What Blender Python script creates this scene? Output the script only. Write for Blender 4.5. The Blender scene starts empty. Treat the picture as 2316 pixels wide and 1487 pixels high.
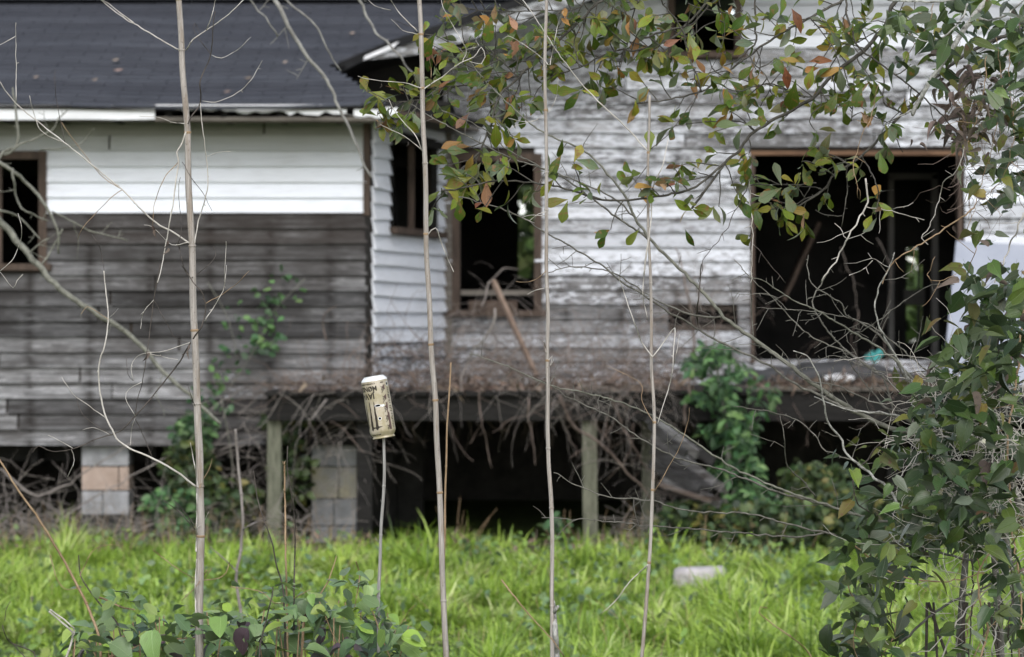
import bpy, math, random
import numpy as np
from mathutils import Vector, Matrix, noise as mnoise
random.seed(7); rng = np.random.default_rng(7)
R = math.radians
S = bpy.context.scene
COL = S.collection

# ---------------------------------------------------------------- camera, sky, sun, exposure
CZ, FPX = 1.62, 6755.0           # eye height; focal length measured in photo pixels (105 mm lens)
cam_d = bpy.data.cameras.new('camera'); cam = bpy.data.objects.new('camera', cam_d); COL.objects.link(cam)
cam.location = (0, 0, CZ); cam.rotation_euler = (R(90), 0, 0)
cam_d.lens = 105; cam_d.sensor_width = 36; cam_d.clip_end = 500; cam_d.clip_start = .1
cam_d.dof.use_dof = True; cam_d.dof.focus_distance = 7.5; cam_d.dof.aperture_fstop = 7.1; cam_d.dof.aperture_blades = 0
S.camera = cam
world = bpy.data.worlds.new('World'); S.world = world; world.use_nodes = True
wn = world.node_tree; wn.nodes.clear()
sky = wn.nodes.new('ShaderNodeTexSky'); sky.sky_type = 'NISHITA'; sky.sun_disc = False
SUN_EL, SUN_ROT = R(40), R(176)
sky.sun_elevation = SUN_EL; sky.sun_rotation = SUN_ROT; sky.dust_density = 1.2; sky.air_density = 1.0; sky.ozone_density = 1.0
hs = wn.nodes.new('ShaderNodeHueSaturation'); hs.inputs['Saturation'].default_value = .42
bg = wn.nodes.new('ShaderNodeBackground'); bg.inputs['Strength'].default_value = .15
wo = wn.nodes.new('ShaderNodeOutputWorld')
wn.links.new(sky.outputs[0], hs.inputs['Color']); wn.links.new(hs.outputs[0], bg.inputs['Color']); wn.links.new(bg.outputs[0], wo.inputs['Surface'])
sd = bpy.data.lights.new('sun', 'SUN'); sun = bpy.data.objects.new('sun', sd); COL.objects.link(sun)
sd.energy = .85; sd.angle = R(35); sd.color = (1, .99, .975)
sv = Vector((math.cos(SUN_EL)*math.sin(SUN_ROT), math.cos(SUN_EL)*math.cos(SUN_ROT), math.sin(SUN_EL)))
sun.rotation_euler = sv.to_track_quat('Z', 'Y').to_euler(); sun.location = (0, 0, 12)
S.view_settings.view_transform = 'Standard'; S.view_settings.look = 'None'; S.view_settings.gamma = 1
S.view_settings.exposure = 0.80
S.cycles.use_denoising = True; S.cycles.max_bounces = 6; S.cycles.transparent_max_bounces = 4

# ---------------------------------------------------------------- helpers
def W(px, py, Y):
    return Vector(((px-1158)/FPX*Y, Y, CZ-(py-743.5)/FPX*Y))
def XW(px, Y): return (px-1158)/FPX*Y
def ZW(py, Y): return CZ-(py-743.5)/FPX*Y
WL = {}
def wl(o):
    return WL.get(o.name, Vector((0, 0, 0))) if o else Vector((0, 0, 0))
def tag(o, label=None, cat=None, group=None, kind=None, **kw):
    if label: o['label'] = label
    if cat: o['category'] = cat
    if group: o['group'] = group
    if kind: o['kind'] = kind
    for k, v in kw.items(): o[k] = v
    return o
def empty(name, loc, label, cat, group=None):
    o = bpy.data.objects.new(name, None); COL.objects.link(o); o.location = loc; o.empty_display_size = .1
    WL[o.name] = Vector(loc); return tag(o, label, cat, group)
class MB:
    def __init__(s): s.v = []; s.f = []; s.uv = {}
    def add(s, vs, fs):
        b = len(s.v); s.v.extend([tuple(p) for p in vs]); s.f.extend([tuple(i+b for i in f) for f in fs])
    def box(s, a, b):
        x0, y0, z0 = a; x1, y1, z1 = b
        s.add([(x0,y0,z0),(x1,y0,z0),(x1,y1,z0),(x0,y1,z0),(x0,y0,z1),(x1,y0,z1),(x1,y1,z1),(x0,y1,z1)],
              [(0,3,2,1),(4,5,6,7),(0,1,5,4),(1,2,6,5),(2,3,7,6),(3,0,4,7)])
    def beam(s, p, q, w, h, up=(0,0,1)):
        p = Vector(p); q = Vector(q); t = (q-p).normalized(); u = Vector(up)
        n = t.cross(u).normalized()*w/2; m = n.cross(t).normalized()*h/2
        vs = [p-n-m, p+n-m, p+n+m, p-n+m, q-n-m, q+n-m, q+n+m, q-n+m]
        s.add(vs, [(3,2,1,0),(4,5,6,7),(0,1,5,4),(1,2,6,5),(2,3,7,6),(3,0,4,7)])
    def prism(s, poly, off):
        n = len(poly); off = Vector(off); a = [Vector(p) for p in poly]
        s.add(a+[p+off for p in a], [tuple(range(n)), tuple(range(2*n-1, n-1, -1))]+[(i, i+n, (i+1) % n+n, (i+1) % n) for i in range(n)])
    def tube(s, pts, rad, n=5, cap=True):
        P = [Vector(p) for p in pts]; L = len(P)
        if not hasattr(rad, '__len__'): rad = [rad]*L
        vs = []; ref = None
        for i, p in enumerate(P):
            t = (P[min(i+1, L-1)]-P[max(i-1, 0)])
            if t.length < 1e-9: t = Vector((0, 0, 1))
            t.normalize()
            if ref is None:
                ref = Vector((.13, .9, .2)); 
                if abs(ref.normalized().dot(t)) > .9: ref = Vector((1, 0, 0))
            a = (ref-t*ref.dot(t))
            if a.length < 1e-6: a = Vector((1,0,0))
            a.normalize(); ref = a; b = t.cross(a)
            for k in range(n):
                th = 2*math.pi*k/n; vs.append(p+(a*math.cos(th)+b*math.sin(th))*rad[i])
        fs = [(i*n+k, i*n+(k+1) % n, (i+1)*n+(k+1) % n, (i+1)*n+k) for i in range(L-1) for k in range(n)]
        if cap and n > 2: fs += [tuple(range(n-1, -1, -1)), tuple((L-1)*n+k for k in range(n))]
        s.add(vs, fs)
    def build(s, name, mat, parent=None, smooth=False, **kw):
        me = bpy.data.meshes.new(name); o0 = wl(parent)
        me.from_pydata([(x-o0.x, y-o0.y, z-o0.z) for x, y, z in s.v], [], s.f)
        if mat: me.materials.append(mat)
        if smooth: me.polygons.foreach_set('use_smooth', [True]*len(me.polygons))
        o = bpy.data.objects.new(name, me); COL.objects.link(o)
        if parent: o.parent = parent
        WL[o.name] = o0 if parent else Vector((0, 0, 0))
        tag(o, **kw); return o
def smooth_line(pts, step):
    P = [Vector(p) for p in pts]
    if len(P) == 2: P = [P[0], (P[0]+P[1])/2, P[1]]
    E = [P[0]*2-P[1]]+P+[P[-1]*2-P[-2]]; out = []
    for i in range(1, len(E)-2):
        a, b, c, d = E[i-1:i+3]; n = max(1, int((c-b).length/step))
        for k in range(n):
            t = k/n; out.append(.5*((2*b)+(c-a)*t+(2*a-5*b+4*c-d)*t*t+(3*b-a-3*c+d)*t**3))
    out.append(P[-1]); return out
def grid_mesh(name, rows, mat, parent=None, smooth=True, **kw):
    m = MB(); nr = len(rows); nc = len(rows[0])
    m.add([p for r in rows for p in r], [(i*nc+j, i*nc+j+1, (i+1)*nc+j+1, (i+1)*nc+j) for i in range(nr-1) for j in range(nc-1)])
    return m.build(name, mat, parent, smooth, **kw)

# ---------------------------------------------------------------- materials
class N:
    def __init__(s, name):
        s.m = bpy.data.materials.new(name); s.m.use_nodes = True; s.t = s.m.node_tree; s.t.nodes.clear()
        s.out = s.t.nodes.new('ShaderNodeOutputMaterial')
    def n(s, typ, ins=None, **at):
        nd = s.t.nodes.new('ShaderNode'+typ)
        for k, v in at.items(): setattr(nd, k, v)
        for k, v in (ins or {}).items(): s.set(nd.inputs[k], v)
        return nd
    def set(s, sock, v):
        if isinstance(v, bpy.types.NodeSocket): s.t.links.new(v, sock)
        elif isinstance(v, (tuple, list)) and len(v) == 3 and sock.type == 'RGBA': sock.default_value = (*v, 1)
        else: sock.default_value = v
    def math(s, op, a, b=0.0, clamp=False):
        nd = s.n('Math', {0: a, 1: b}, operation=op); nd.use_clamp = clamp; return nd.outputs[0]
    def mix(s, f, a, b):
        nd = s.n('Mix', {0: f}, data_type='RGBA'); s.set(nd.inputs[6], a); s.set(nd.inputs[7], b); return nd.outputs[2]
    def pos(s, sc=(1, 1, 1)):
        g = s.n('NewGeometry'); return s.n('Mapping', {'Vector': g.outputs['Position'], 'Scale': sc}).outputs[0]
    def noise(s, vec, scale, detail=4, rough=.6):
        return s.n('TexNoise', {'Vector': vec, 'Scale': scale, 'Detail': detail, 'Roughness': rough}).outputs['Fac']
    def ramp(s, f, *stops):
        nd = s.n('ValToRGB', {0: f}); e = nd.color_ramp.elements
        while len(e) < len(stops): e.new(.5)
        for el, (p, c) in zip(e, stops):
            el.position = p; el.color = (c, c, c, 1) if not hasattr(c, '__len__') else (*c, 1)
        return nd.outputs[0]
    def principled(s, col, rough=.8, bump=None, bd=.003, spec=.3, metal=0.0):
        p = s.n('BsdfPrincipled', {'Base Color': col, 'Roughness': rough, 'Specular IOR Level': spec, 'Metallic': metal})
        if bump is not None:
            b = s.n('Bump', {'Height': bump, 'Distance': bd}); s.t.links.new(b.outputs[0], p.inputs['Normal'])
        return p
    def done(s, shader):
        s.t.links.new(shader.outputs[0], s.out.inputs['Surface']); return s.m

def mottled(name, c0, c1, scale=8, sc=(1, 1, 1), rough=.85, bump=.004, spec=.25):
    k = N(name); v = k.pos(sc); f = k.noise(v, scale, 6, .65)
    col = k.mix(k.ramp(f, (.3, 0.0), (.7, 1.0)), c0, c1)
    return k.done(k.principled(col, rough, f, bump, spec))

def board_material():
    """weathered clapboard: per-board paint (0 bare .. 1 clean), tone (brightness of the wood), warm"""
    k = N('weathered_board')
    A = lambda nm: k.n('Attribute', attribute_name=nm, attribute_type='OBJECT').outputs['Fac']
    paint, tone, warm = A('paint'), A('tone'), A('warm')
    grain = k.noise(k.pos((1.6, 1.6, 60)), 1.6, 8, .7)
    grain2 = k.noise(k.pos((5, 5, 130)), 1.5, 4, .6)
    big = k.noise(k.pos((1.3, 1.3, 3.0)), 1.0, 5, .6)
    orn = k.n('ObjectInfo').outputs['Random']; shf = k.n('CombineXYZ', {0: k.math('MULTIPLY', orn, 9.0), 1: 0.0, 2: k.math('MULTIPLY', orn, 31.0)}).outputs[0]
    bp = k.n('VectorMath', {0: k.pos((6, 6, 24)), 1: shf}, operation='ADD').outputs[0]
    blot = k.noise(bp, 1.6, 7, .72)
    wood = k.mix(k.ramp(grain, (.32, 0.0), (.68, 1.0)), (.045, .043, .043), (.33, .327, .33))
    wood = k.mix(k.math('MULTIPLY', k.ramp(grain2, (.45, 0.0), (.7, 1.0)), .45), wood, (.04, .036, .034))
    wood = k.mix(k.math('MULTIPLY', k.ramp(blot, (.52, 0.0), (.66, 1.0)), .5), wood, (.42, .41, .41))
    wood = k.mix(k.math('MULTIPLY', k.ramp(big, (.42, 1.0), (.58, 0.0)), .7), wood, (.05, .045, .042))
    # dark rot where nails bleed at the studs
    xs = k.n('SeparateXYZ', {0: k.pos()}).outputs[0]
    st = k.math('ABSOLUTE', k.math('SUBTRACT', k.math('FRACT', k.math('DIVIDE', k.math('ADD', xs, 30.07), .452)), .5))
    stud = k.math('MULTIPLY', k.ramp(st, (.0, 1.0), (.13, 0.0)), k.ramp(k.noise(bp, .9, 4), (.40, 0.0), (.55, 1.0)))
    wood = k.mix(k.math('MULTIPLY', stud, .85), wood, (.025, .022, .02))
    seam = k.ramp(k.noise(k.pos((.9, .9, 26)), 1.4, 3), (.40, 1.0), (.52, 0.0)); wood = k.mix(k.math('MULTIPLY', seam, .5), wood, (.03, .027, .025))
    wood = k.mix(warm, wood, (.13, .075, .045))
    tn = k.n('Mix', {0: 1.0}, data_type='RGBA', blend_type='MULTIPLY'); k.set(tn.inputs[6], wood)
    cmb = k.n('CombineColor', {0: tone, 1: tone, 2: tone}); k.set(tn.inputs[7], cmb.outputs[0]); wood = tn.outputs[2]
    pn = k.math('ADD', k.math('MULTIPLY', blot, .55), k.math('ADD', k.math('MULTIPLY', grain, .3), k.math('MULTIPLY', big, .25)))
    thr = k.math('SUBTRACT', k.math('ADD', k.math('MULTIPLY', paint, .5), .30), pn)
    mask = k.math('MULTIPLY', thr, 14.0, True)
    pc = k.mix(k.ramp(k.noise(k.pos((.7, .7, 1.2)), 2, 4), (.4, 0.0), (.75, .6)), (.80, .82, .87), (.66, .67, .69))
    pc = k.mix(k.math('MULTIPLY', k.ramp(k.noise(k.pos((1.5, 1.5, 22)), 3, 6), (.55, 0.0), (.8, 1.0)), .5), pc, (.33, .32, .31))
    fm = k.n('Mix', {0: 1.0}, data_type='RGBA', blend_type='MULTIPLY'); k.set(fm.inputs[6], pc); fd = A('fade'); k.set(fm.inputs[7], k.n('CombineColor', {0: fd, 1: fd, 2: fd}).outputs[0]); pc = fm.outputs[2]
    col = k.mix(mask, wood, pc)
    col = k.mix(A('grime'), col, (.17, .175, .13))  # olive tint: real grime and painted eave shade together
    h = k.math('ADD', k.math('MULTIPLY', grain, .6), k.math('MULTIPLY', mask, .3))
    return k.done(k.principled(col, .82, h, .004, .2))

def leaf_material(name, cols, under, trans=.25, rough=.48, spots=None, vein=.35):
    """cols: list of (position, colour) over a random value per leaf"""
    k = N(name)
    oi = k.n('ObjectInfo').outputs['Random']; g = k.n('NewGeometry')
    rnd = k.math('FRACT', k.math('ADD', oi, g.outputs['Random Per Island']))
    col = k.ramp(rnd, *cols)
    v2 = k.math('FRACT', k.math('MULTIPLY', rnd, 17.3))
    hsv = k.n('HueSaturation', {'Color': col, 'Value': k.math('ADD', k.math('MULTIPLY', v2, .7), .65),
                               'Hue': k.math('ADD', k.math('MULTIPLY', k.math('FRACT', k.math('MULTIPLY', rnd, 41.7)), .04), .48)})
    col = hsv.outputs[0]
    f = k.noise(k.pos(), 55, 4)
    if spots: col = k.mix(k.math('MULTIPLY', k.ramp(f, (.56, 0.0), (.66, 1.0)), spots[1]), col, spots[0])
    uv = k.n('UVMap').outputs[0]; sx = k.n('SeparateXYZ', {0: uv})
    mid = k.ramp(k.math('ABSOLUTE', sx.outputs[0]), (.0, 1.0), (.035, 0.0))
    side = k.math('FRACT', k.math('SUBTRACT', k.math('MULTIPLY', sx.outputs[1], 7), k.math('MULTIPLY', k.math('ABSOLUTE', sx.outputs[0]), 7)))
    side = k.ramp(k.math('ABSOLUTE', k.math('SUBTRACT', side, .5)), (.0, 1.0), (.09, 0.0))
    vv = k.math('MAXIMUM', mid, k.math('MULTIPLY', side, .45))
    lighter = k.n('HueSaturation', {'Color': col, 'Value': 1.9, 'Saturation': .85}).outputs[0]
    col = k.mix(k.math('MULTIPLY', vv, vein), col, lighter)
    col = k.mix(k.math('MULTIPLY', g.outputs['Backfacing'], .55), col, under)
    p = k.principled(col, rough, k.math('ADD', f, k.math('MULTIPLY', vv, -.6)), .0012, .45)
    tr = k.n('BsdfTranslucent', {'Color': col}); mx = k.n('MixShader', {0: trans, 1: p.outputs[0], 2: tr.outputs[0]})
    return k.done(mx)

M = {}
M['board'] = board_material()
M['sheath'] = mottled('old_sheathing', (.03, .025, .02), (.07, .055, .045), 5)
M['frame'] = mottled('old_window_wood', (.04, .030, .024), (.11, .078, .06), 3, (6, 6, 1.2))
M['frame_red'] = mottled('raw_head_timber', (.09, .05, .03), (.19, .11, .065), 3, (1.5, 6, 9))
M['dark_wood'] = mottled('dark_timber', (.006, .0055, .005), (.022, .020, .018), 4, (1, 1, 8))  # near-black mottled timber tone
M['mid_wood'] = mottled('grey_timber', (.07, .06, .05), (.2, .18, .155), 3, (1, 1, 12))
M['post'] = mottled('mossy_post', (.07, .072, .05), (.19, .19, .14), 4, (8, 8, 1.5))
M['post_pale'] = mottled('cream_post', (.45, .44, .33), (.6, .58, .45), 4, (8, 8, 1.5))
M['room'] = mottled('dark_plaster', (.014, .014, .014), (.045, .043, .042), 2)  # near-black mottled plaster tone
M['room2'] = mottled('dim_trim', (.11, .11, .105), (.2, .19, .18), 2)
M['block'] = mottled('concrete_block', (.22, .22, .22), (.42, .42, .43), 9, rough=.95)
M['block_orange'] = mottled('clay_faced_block', (.33, .25, .20), (.46, .36, .30), 7, rough=.95)
M['block_dark'] = mottled('dark_block', (.02, .02, .018), (.05, .048, .044), 6, rough=.95)  # much darker tone of concrete block
M['block_yellow'] = mottled('lichen_block', (.36, .36, .37), (.48, .42, .26), 5, rough=.95)
M['dirt'] = mottled('dark_soil', (.025, .018, .012), (.06, .045, .03), 3)
M['white'] = mottled('chalky_white_paint', (.62, .62, .62), (.8, .8, .81), 3, (1, 1, 8), .6)
M['sheet'] = mottled('pale_blue_sheet', (.26, .28, .34), (.36, .38, .44), 2, rough=.5)
M['stone'] = mottled('pale_stone', (.34, .31, .31), (.62, .58, .585), 6, rough=.9)
M['tarp'] = mottled('grey_felt', (.02, .02, .02), (.075, .075, .078), 4, (1, 1, 3))
M['teal'] = mottled('teal_plastic', (.05, .28, .27), (.10, .38, .36), 4, rough=.35)
M['dead'] = mottled('dead_vine', (.06, .043, .036), (.24, .185, .155), 6)
M['dead_grey'] = mottled('grey_dead_vine', (.13, .11, .10), (.36, .32, .29), 6)
M['twig_tan'] = mottled('tan_twig', (.22, .145, .08), (.42, .30, .19), 30)
M['twig_pale'] = mottled('bleached_twig', (.34, .31, .27), (.66, .62, .56), 26)
M['twig_dark'] = mottled('dark_twig', (.035, .03, .026), (.12, .10, .085), 30)
M['bark'] = mottled('grey_bark', (.065, .06, .05), (.23, .22, .19), 45, (1, 1, 1), .9, .003)
M['bark_pale'] = mottled('lichen_bark', (.07, .065, .055), (.62, .61, .56), 60, rough=.95, bump=.005)
M['oak_bark'] = mottled('dark_oak_bark', (.028, .025, .02), (.12, .112, .095), 45, (1, 1, 1), .9, .003)
M['bark_green'] = mottled('green_grey_bark', (.09, .09, .07), (.27, .265, .22), 40)
M['blur_branch'] = mottled('pale_branch', (.13, .122, .11), (.34, .33, .30), 20)

def cane_material():
    k = N('dry_cane'); g = k.noise(k.pos((420, 420, 9)), 1.0, 6, .7); b = k.noise(k.pos((40, 40, 7)), 1.0, 5, .65)
    f = k.noise(k.pos(), 220, 3)
    col = k.mix(k.ramp(g, (.3, 0.0), (.65, 1.0)), (.17, .148, .128), (.50, .455, .41))
    col = k.mix(k.math('MULTIPLY', k.ramp(b, (.48, 0.0), (.58, 1.0)), .55), col, (.23, .175, .125))
    col = k.mix(k.math('MULTIPLY', k.ramp(f, (.63, 0.0), (.7, 1.0)), .7), col, (.06, .05, .04))
    return k.done(k.principled(col, .7, g, .0008, .3))
M['cane'] = cane_material()
def cane_grey():
    k = N('grey_cane'); g = k.noise(k.pos((420, 420, 9)), 1.0, 6, .7)
    return k.done(k.principled(k.mix(k.ramp(g, (.3, 0.0), (.65, 1.0)), (.13, .12, .115), (.40, .385, .36)), .7, g, .0008, .3))
M['cane_grey'] = cane_grey()

def roof_material():
    k = N('asphalt_shingle'); a = k.noise(k.pos((1, 1, 1)), 1.1, 5); b = k.noise(k.pos((1.2, 30, 30)), 1.5, 5, .7); f = k.noise(k.pos(), 240, 2)
    oi = k.n('ObjectInfo').outputs['Random']
    col = k.mix(k.ramp(a, (.35, 0.0), (.65, 1.0)), (.027, .030, .040), (.058, .062, .076))
    col = k.mix(k.math('MULTIPLY', k.ramp(b, (.45, 0.0), (.66, 1.0)), .55), col, (.125, .13, .15))
    col = k.mix(k.math('MULTIPLY', oi, .75), col, (.024, .025, .034))
    col = k.mix(k.math('MULTIPLY', f, .3), col, (.02, .02, .02))
    return k.done(k.principled(col, .8, f, .003, .4))
M['roof'] = roof_material()

M['oak'] = leaf_material('autumn_oak_leaf', [(0, (.045, .08, .010)), (.3, (.085, .13, .012)), (.6, (.14, .18, .016)), (.82, (.21, .23, .022)), (.93, (.24, .21, .03)), (.97, (.34, .17, .035)), (1, (.06, .10, .04))],
                         (.20, .24, .13), .28, .42, ((.22, .10, .03), .8))
M['oak_orange'] = leaf_material('orange_oak_leaf', [(0, (.30, .12, .045)), (.4, (.30, .17, .04)), (.7, (.36, .21, .12)), (1, (.22, .08, .035))], (.36, .2, .13), .3, .5, ((.12, .05, .03), .8))
M['oak_grey'] = leaf_material('grey_green_oak_leaf', [(0, (.11, .15, .085)), (.5, (.15, .18, .10)), (.8, (.09, .13, .05)), (1, (.22, .20, .13))], (.24, .26, .18), .25, .45, ((.2, .12, .06), .6))
M['vine'] = leaf_material('dark_vine_leaf', [(0, (.020, .038, .012)), (.3, (.034, .060, .018)), (.6, (.055, .095, .020)), (.78, (.11, .165, .026)), (.88, (.085, .115, .055)), (1, (.15, .165, .12))],
                          (.06, .085, .05), .12, .36, ((.07, .06, .03), .3), .5)
M['vine_yellow'] = leaf_material('yellowing_vine_leaf', [(0, (.10, .12, .025)), (.4, (.15, .15, .03)), (.7, (.08, .12, .025)), (.9, (.24, .20, .04)), (1, (.15, .09, .05))], (.22, .2, .1), .3, .45, ((.14, .05, .04), .6))
M['vine_dead'] = leaf_material('curled_dead_leaf', [(0, (.10, .075, .06)), (.5, (.17, .13, .105)), (.8, (.075, .055, .045)), (1, (.22, .17, .14))], (.2, .16, .13), .1, .8, ((.05, .035, .03), .7))
M['clump'] = leaf_material('honeysuckle_leaf', [(0, (.07, .12, .05)), (.3, (.14, .22, .10)), (.6, (.21, .31, .12)), (.85, (.28, .40, .06)), (1, (.07, .13, .08))],
                           (.12, .17, .09), .22, .33, ((.10, .08, .04), .15), .5)
M['clump_purple'] = leaf_material('bruised_purple_leaf', [(0, (.07, .045, .06)), (.5, (.10, .06, .075)), (1, (.05, .06, .05))], (.1, .09, .1), .1, .45)
M['far_green'] = leaf_material('shrub_leaf', [(0, (.022, .055, .022)), (.4, (.05, .115, .04)), (.75, (.09, .19, .06)), (.92, (.17, .29, .10)), (1, (.04, .085, .05))], (.09, .15, .08), .25, .45)
M['far_dark'] = leaf_material('ivy_leaf', [(0, (.022, .042, .016)), (.5, (.045, .075, .024)), (.86, (.08, .115, .03)), (.95, (.20, .18, .04)), (1, (.10, .08, .04))], (.1, .12, .06), .2, .45)
M['far_tree'] = leaf_material('distant_leaf', [(0, (.04, .07, .02)), (.5, (.08, .13, .03)), (1, (.13, .17, .05))], (.1, .14, .06), .3, .6)
M['litter'] = leaf_material('leaf_litter', [(0, (.11, .075, .055)), (.5, (.2, .14, .105)), (.8, (.27, .2, .15)), (1, (.08, .055, .045))], (.2, .15, .12), .1, .85)

def grass_material():
    k = N('grass_blade')
    r = k.n('Attribute', attribute_name='rnd', attribute_type='GEOMETRY').outputs['Fac']
    h = k.n('Attribute', attribute_name='hgt', attribute_type='GEOMETRY').outputs['Fac']
    pat = k.noise(k.pos(), 1.6, 4)
    col = k.ramp(r, (0, (.03, .06, .02)), (.22, (.10, .18, .025)), (.48, (.25, .39, .040)), (.78, (.46, .60, .11)), (.92, (.68, .76, .34)), (1, (.42, .35, .22)))
    col = k.mix(k.ramp(pat, (.48, 0.0), (.66, .45)), col, (.14, .25, .04))
    p = k.principled(col, .36, None, 0, .5)
    tr = k.n('BsdfTranslucent', {'Color': k.mix(.4, col, (.35, .5, .06))})
    return k.done(k.n('MixShader', {0: .18, 1: p.outputs[0], 2: tr.outputs[0]}))
M['grass'] = grass_material()
def ground_material():
    k = N('turf_soil'); a = k.noise(k.pos(), 2.2, 6); b = k.noise(k.pos(), 14, 5)
    col = k.mix(k.ramp(a, (.35, 0.0), (.6, 1.0)), (.04, .055, .02), (.075, .11, .028)); col = k.mix(k.math('MULTIPLY', b, .4), col, (.045, .035, .022))
    return k.done(k.principled(col, .95, b, .03, .1))
M['ground'] = ground_material()

# ---------------------------------------------------------------- ground
def gz(x, y):
    d = max(0.0, y-60)
    return .03*mnoise.noise(Vector((x*.5, y*.5, 0))) - .0*d
rows = []
ys = list(np.linspace(-20, 10, 8))+list(np.linspace(11, 24, 40))+list(np.linspace(26, 60, 12))+[90, 150, 300]
xs = list(np.linspace(-150, -8, 8))+list(np.linspace(-7, 7, 42))+list(np.linspace(8, 150, 8))
rows = [[(x, y, gz(x, y) if abs(x) < 8 and y < 26 else 0) for x in xs] for y in ys]
grid_mesh('ground', rows[::-1], M['ground'], kind='structure')

# ================================================================= THE HOUSE
HY, GY, RY = 22.5, 24.4, 23.5          # wing wall, gable wall, gable eave planes
house = empty('abandoned_house', (0, 23, 0), 'derelict white clapboard house with dark roof, empty window holes and raised porch', 'house')
def cut(intervals, a, b):
    out = []
    for p, q in intervals:
        if b <= p or a >= q: out.append((p, q)); continue
        if a > p: out.append((p, a))
        if b < q: out.append((b, q))
    return out
class Wall:
    def __init__(s, p0, p1, z0, z1, openings, top=None):
        s.p0 = Vector((*p0, 0)); s.d = Vector((*p1, 0))-s.p0; s.L = s.d.length; s.d.normalize()
        s.n = Vector((s.d.y, -s.d.x, 0)); s.z0 = z0; s.z1 = z1; s.op = openings; s.top = top or (lambda u: z1)
        m = MB(); us = sorted({0, s.L, *[o[0] for o in openings], *[o[1] for o in openings]})
        us = [u for u in us if 0 <= u <= s.L]
        for a, b in zip(us, us[1:]):
            mid = (a+b)/2; iv = [(z0, z1)]
            for o in openings:
                if o[0] < mid < o[1]: iv = cut(iv, o[2], o[3])
            for za, zb in iv:
                ta, tb = (min(zb, s.top(a)), min(zb, s.top(b))) if zb == z1 else (zb, zb)
                P = lambda u, off, z: s.p0+s.d*u-s.n*off+Vector((0, 0, z))
                m.add([P(a,.01,za), P(b,.01,za), P(b,.01,tb), P(a,.01,ta), P(a,.11,za), P(b,.11,za), P(b,.11,tb), P(a,.11,ta)],
                      [(0,1,2,3),(7,6,5,4),(0,4,5,1),(2,6,7,3),(1,5,6,2),(0,3,7,4)])
        s.o = m.build('wall', M['sheath'], house)
    def side(s, pitch, attr, joint=2.6, ragged=.006, skip=()):
        n = int(math.ceil((s.z1-s.z0)/pitch-.01))
        for i in range(n):
            zb = s.z0+i*pitch; zm = zb+pitch*.5; iv = [(0, s.L)]
            for o in s.op:
                if o[2]-.02 < zm < o[3]+.02: iv = cut(iv, o[0], o[1])
            # clip under the sloping top
            for (a, b) in iv:
                while a < b-.05 and s.top(a) < zb+pitch*.6 and s.top(b) > s.top(a): a += .02
                if b-a < .06 or s.top((a+b)/2) < zb+pitch*.5: continue
                u = a
                while u < b-.03:
                    v = b if b-u < joint*1.3 else u+random.uniform(.55, 1.1)*joint
                    if (i, round(u)) not in skip:
                        s.board(u+(.002 if u > a else 0)+random.uniform(0, ragged), v-(.002 if v < b else 0)-random.uniform(0, ragged), zb, pitch, attr(i, zm, (u+v)/2))
                    u = v
    def board(s, a, b, zb, pitch, at):
        m = MB(); n = max(1, int((b-a)/.5)); vs = []
        dz0, dz1 = random.gauss(0, .0022), random.gauss(0, .0022)
        warp = at.get('warp', 1)
        for k in range(n+1):
            t = k/n; u = a+(b-a)*t; dz = dz0*(1-t)+dz1*t+random.gauss(0, .0016)*warp; do = abs(random.gauss(0, .003))*warp
            for off, z in ((.006+do, zb+dz), (.034+do, zb+dz), (.007, zb+pitch+.012), (-.006, zb+pitch+.012)):
                vs.append(s.p0+s.d*u+s.n*off+Vector((0, 0, z)))
        fs = [(k*4+j, k*4+(j+1) % 4, k*4+4+(j+1) % 4, k*4+4+j) for k in range(n) for j in range(4)]+[(3,2,1,0), tuple(n*4+j for j in range(4))]
        m.add(vs, fs)
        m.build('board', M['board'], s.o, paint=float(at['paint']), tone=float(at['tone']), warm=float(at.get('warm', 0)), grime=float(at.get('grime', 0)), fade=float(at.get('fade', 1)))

PITCH = .1165
# --- wing wall (left)
wx0 = -7.0; u = lambda px, Y=HY, x0=wx0: XW(px, Y)-x0
WZ0, WZ1 = ZW(1007, HY), 3.20
win_l = (u(-150), u(98), ZW(603, HY), ZW(352, HY))
wing = Wall((wx0, HY), (XW(832, HY), HY), WZ0, WZ1, [win_l])
def at_wing(i, z, uu):
    py = 743.5-(z-CZ)*FPX/HY; px = 1158+(uu+wx0)*FPX/HY
    if py < 488: return dict(paint=1.15, tone=1, warm=0, warp=.3, grime=float(np.interp(py, [280, 320, 350, 385, 425], [.8, .62, .34, .16, 0])))  # olive grime plus painted eave shade, fading out down the white boards
    r = random.random()
    if py < 560: return dict(paint=.0, tone=.42+.2*r, warm=.15)
    if py < 800: return dict(paint=.02+.08*r, tone=.36+.62*r, warm=.03)
    if py > 905 and px > 365: return dict(paint=.06+.1*r, tone=.45+.3*r, warm=.05)
    return dict(paint=.18+.18*r, tone=.95+.55*r, warm=.0)
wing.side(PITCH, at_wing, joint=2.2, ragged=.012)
# --- return wall between wing and gable
c0, c1 = (XW(840, HY), HY+.02), (-.56, GY)
cl = math.hypot(c1[0]-c0[0], c1[1]-c0[1])
ret = Wall(c0, c1, 1.05, 3.30, [(.42, 1.72, ZW(522, 23.3), ZW(322, 23.3))])
ret.side(PITCH, lambda i, z, uu: dict(paint=.92 if z > 1.5 else .55, tone=1.0, warm=0, warp=1.8, fade=.85), joint=5, ragged=.008)
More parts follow.
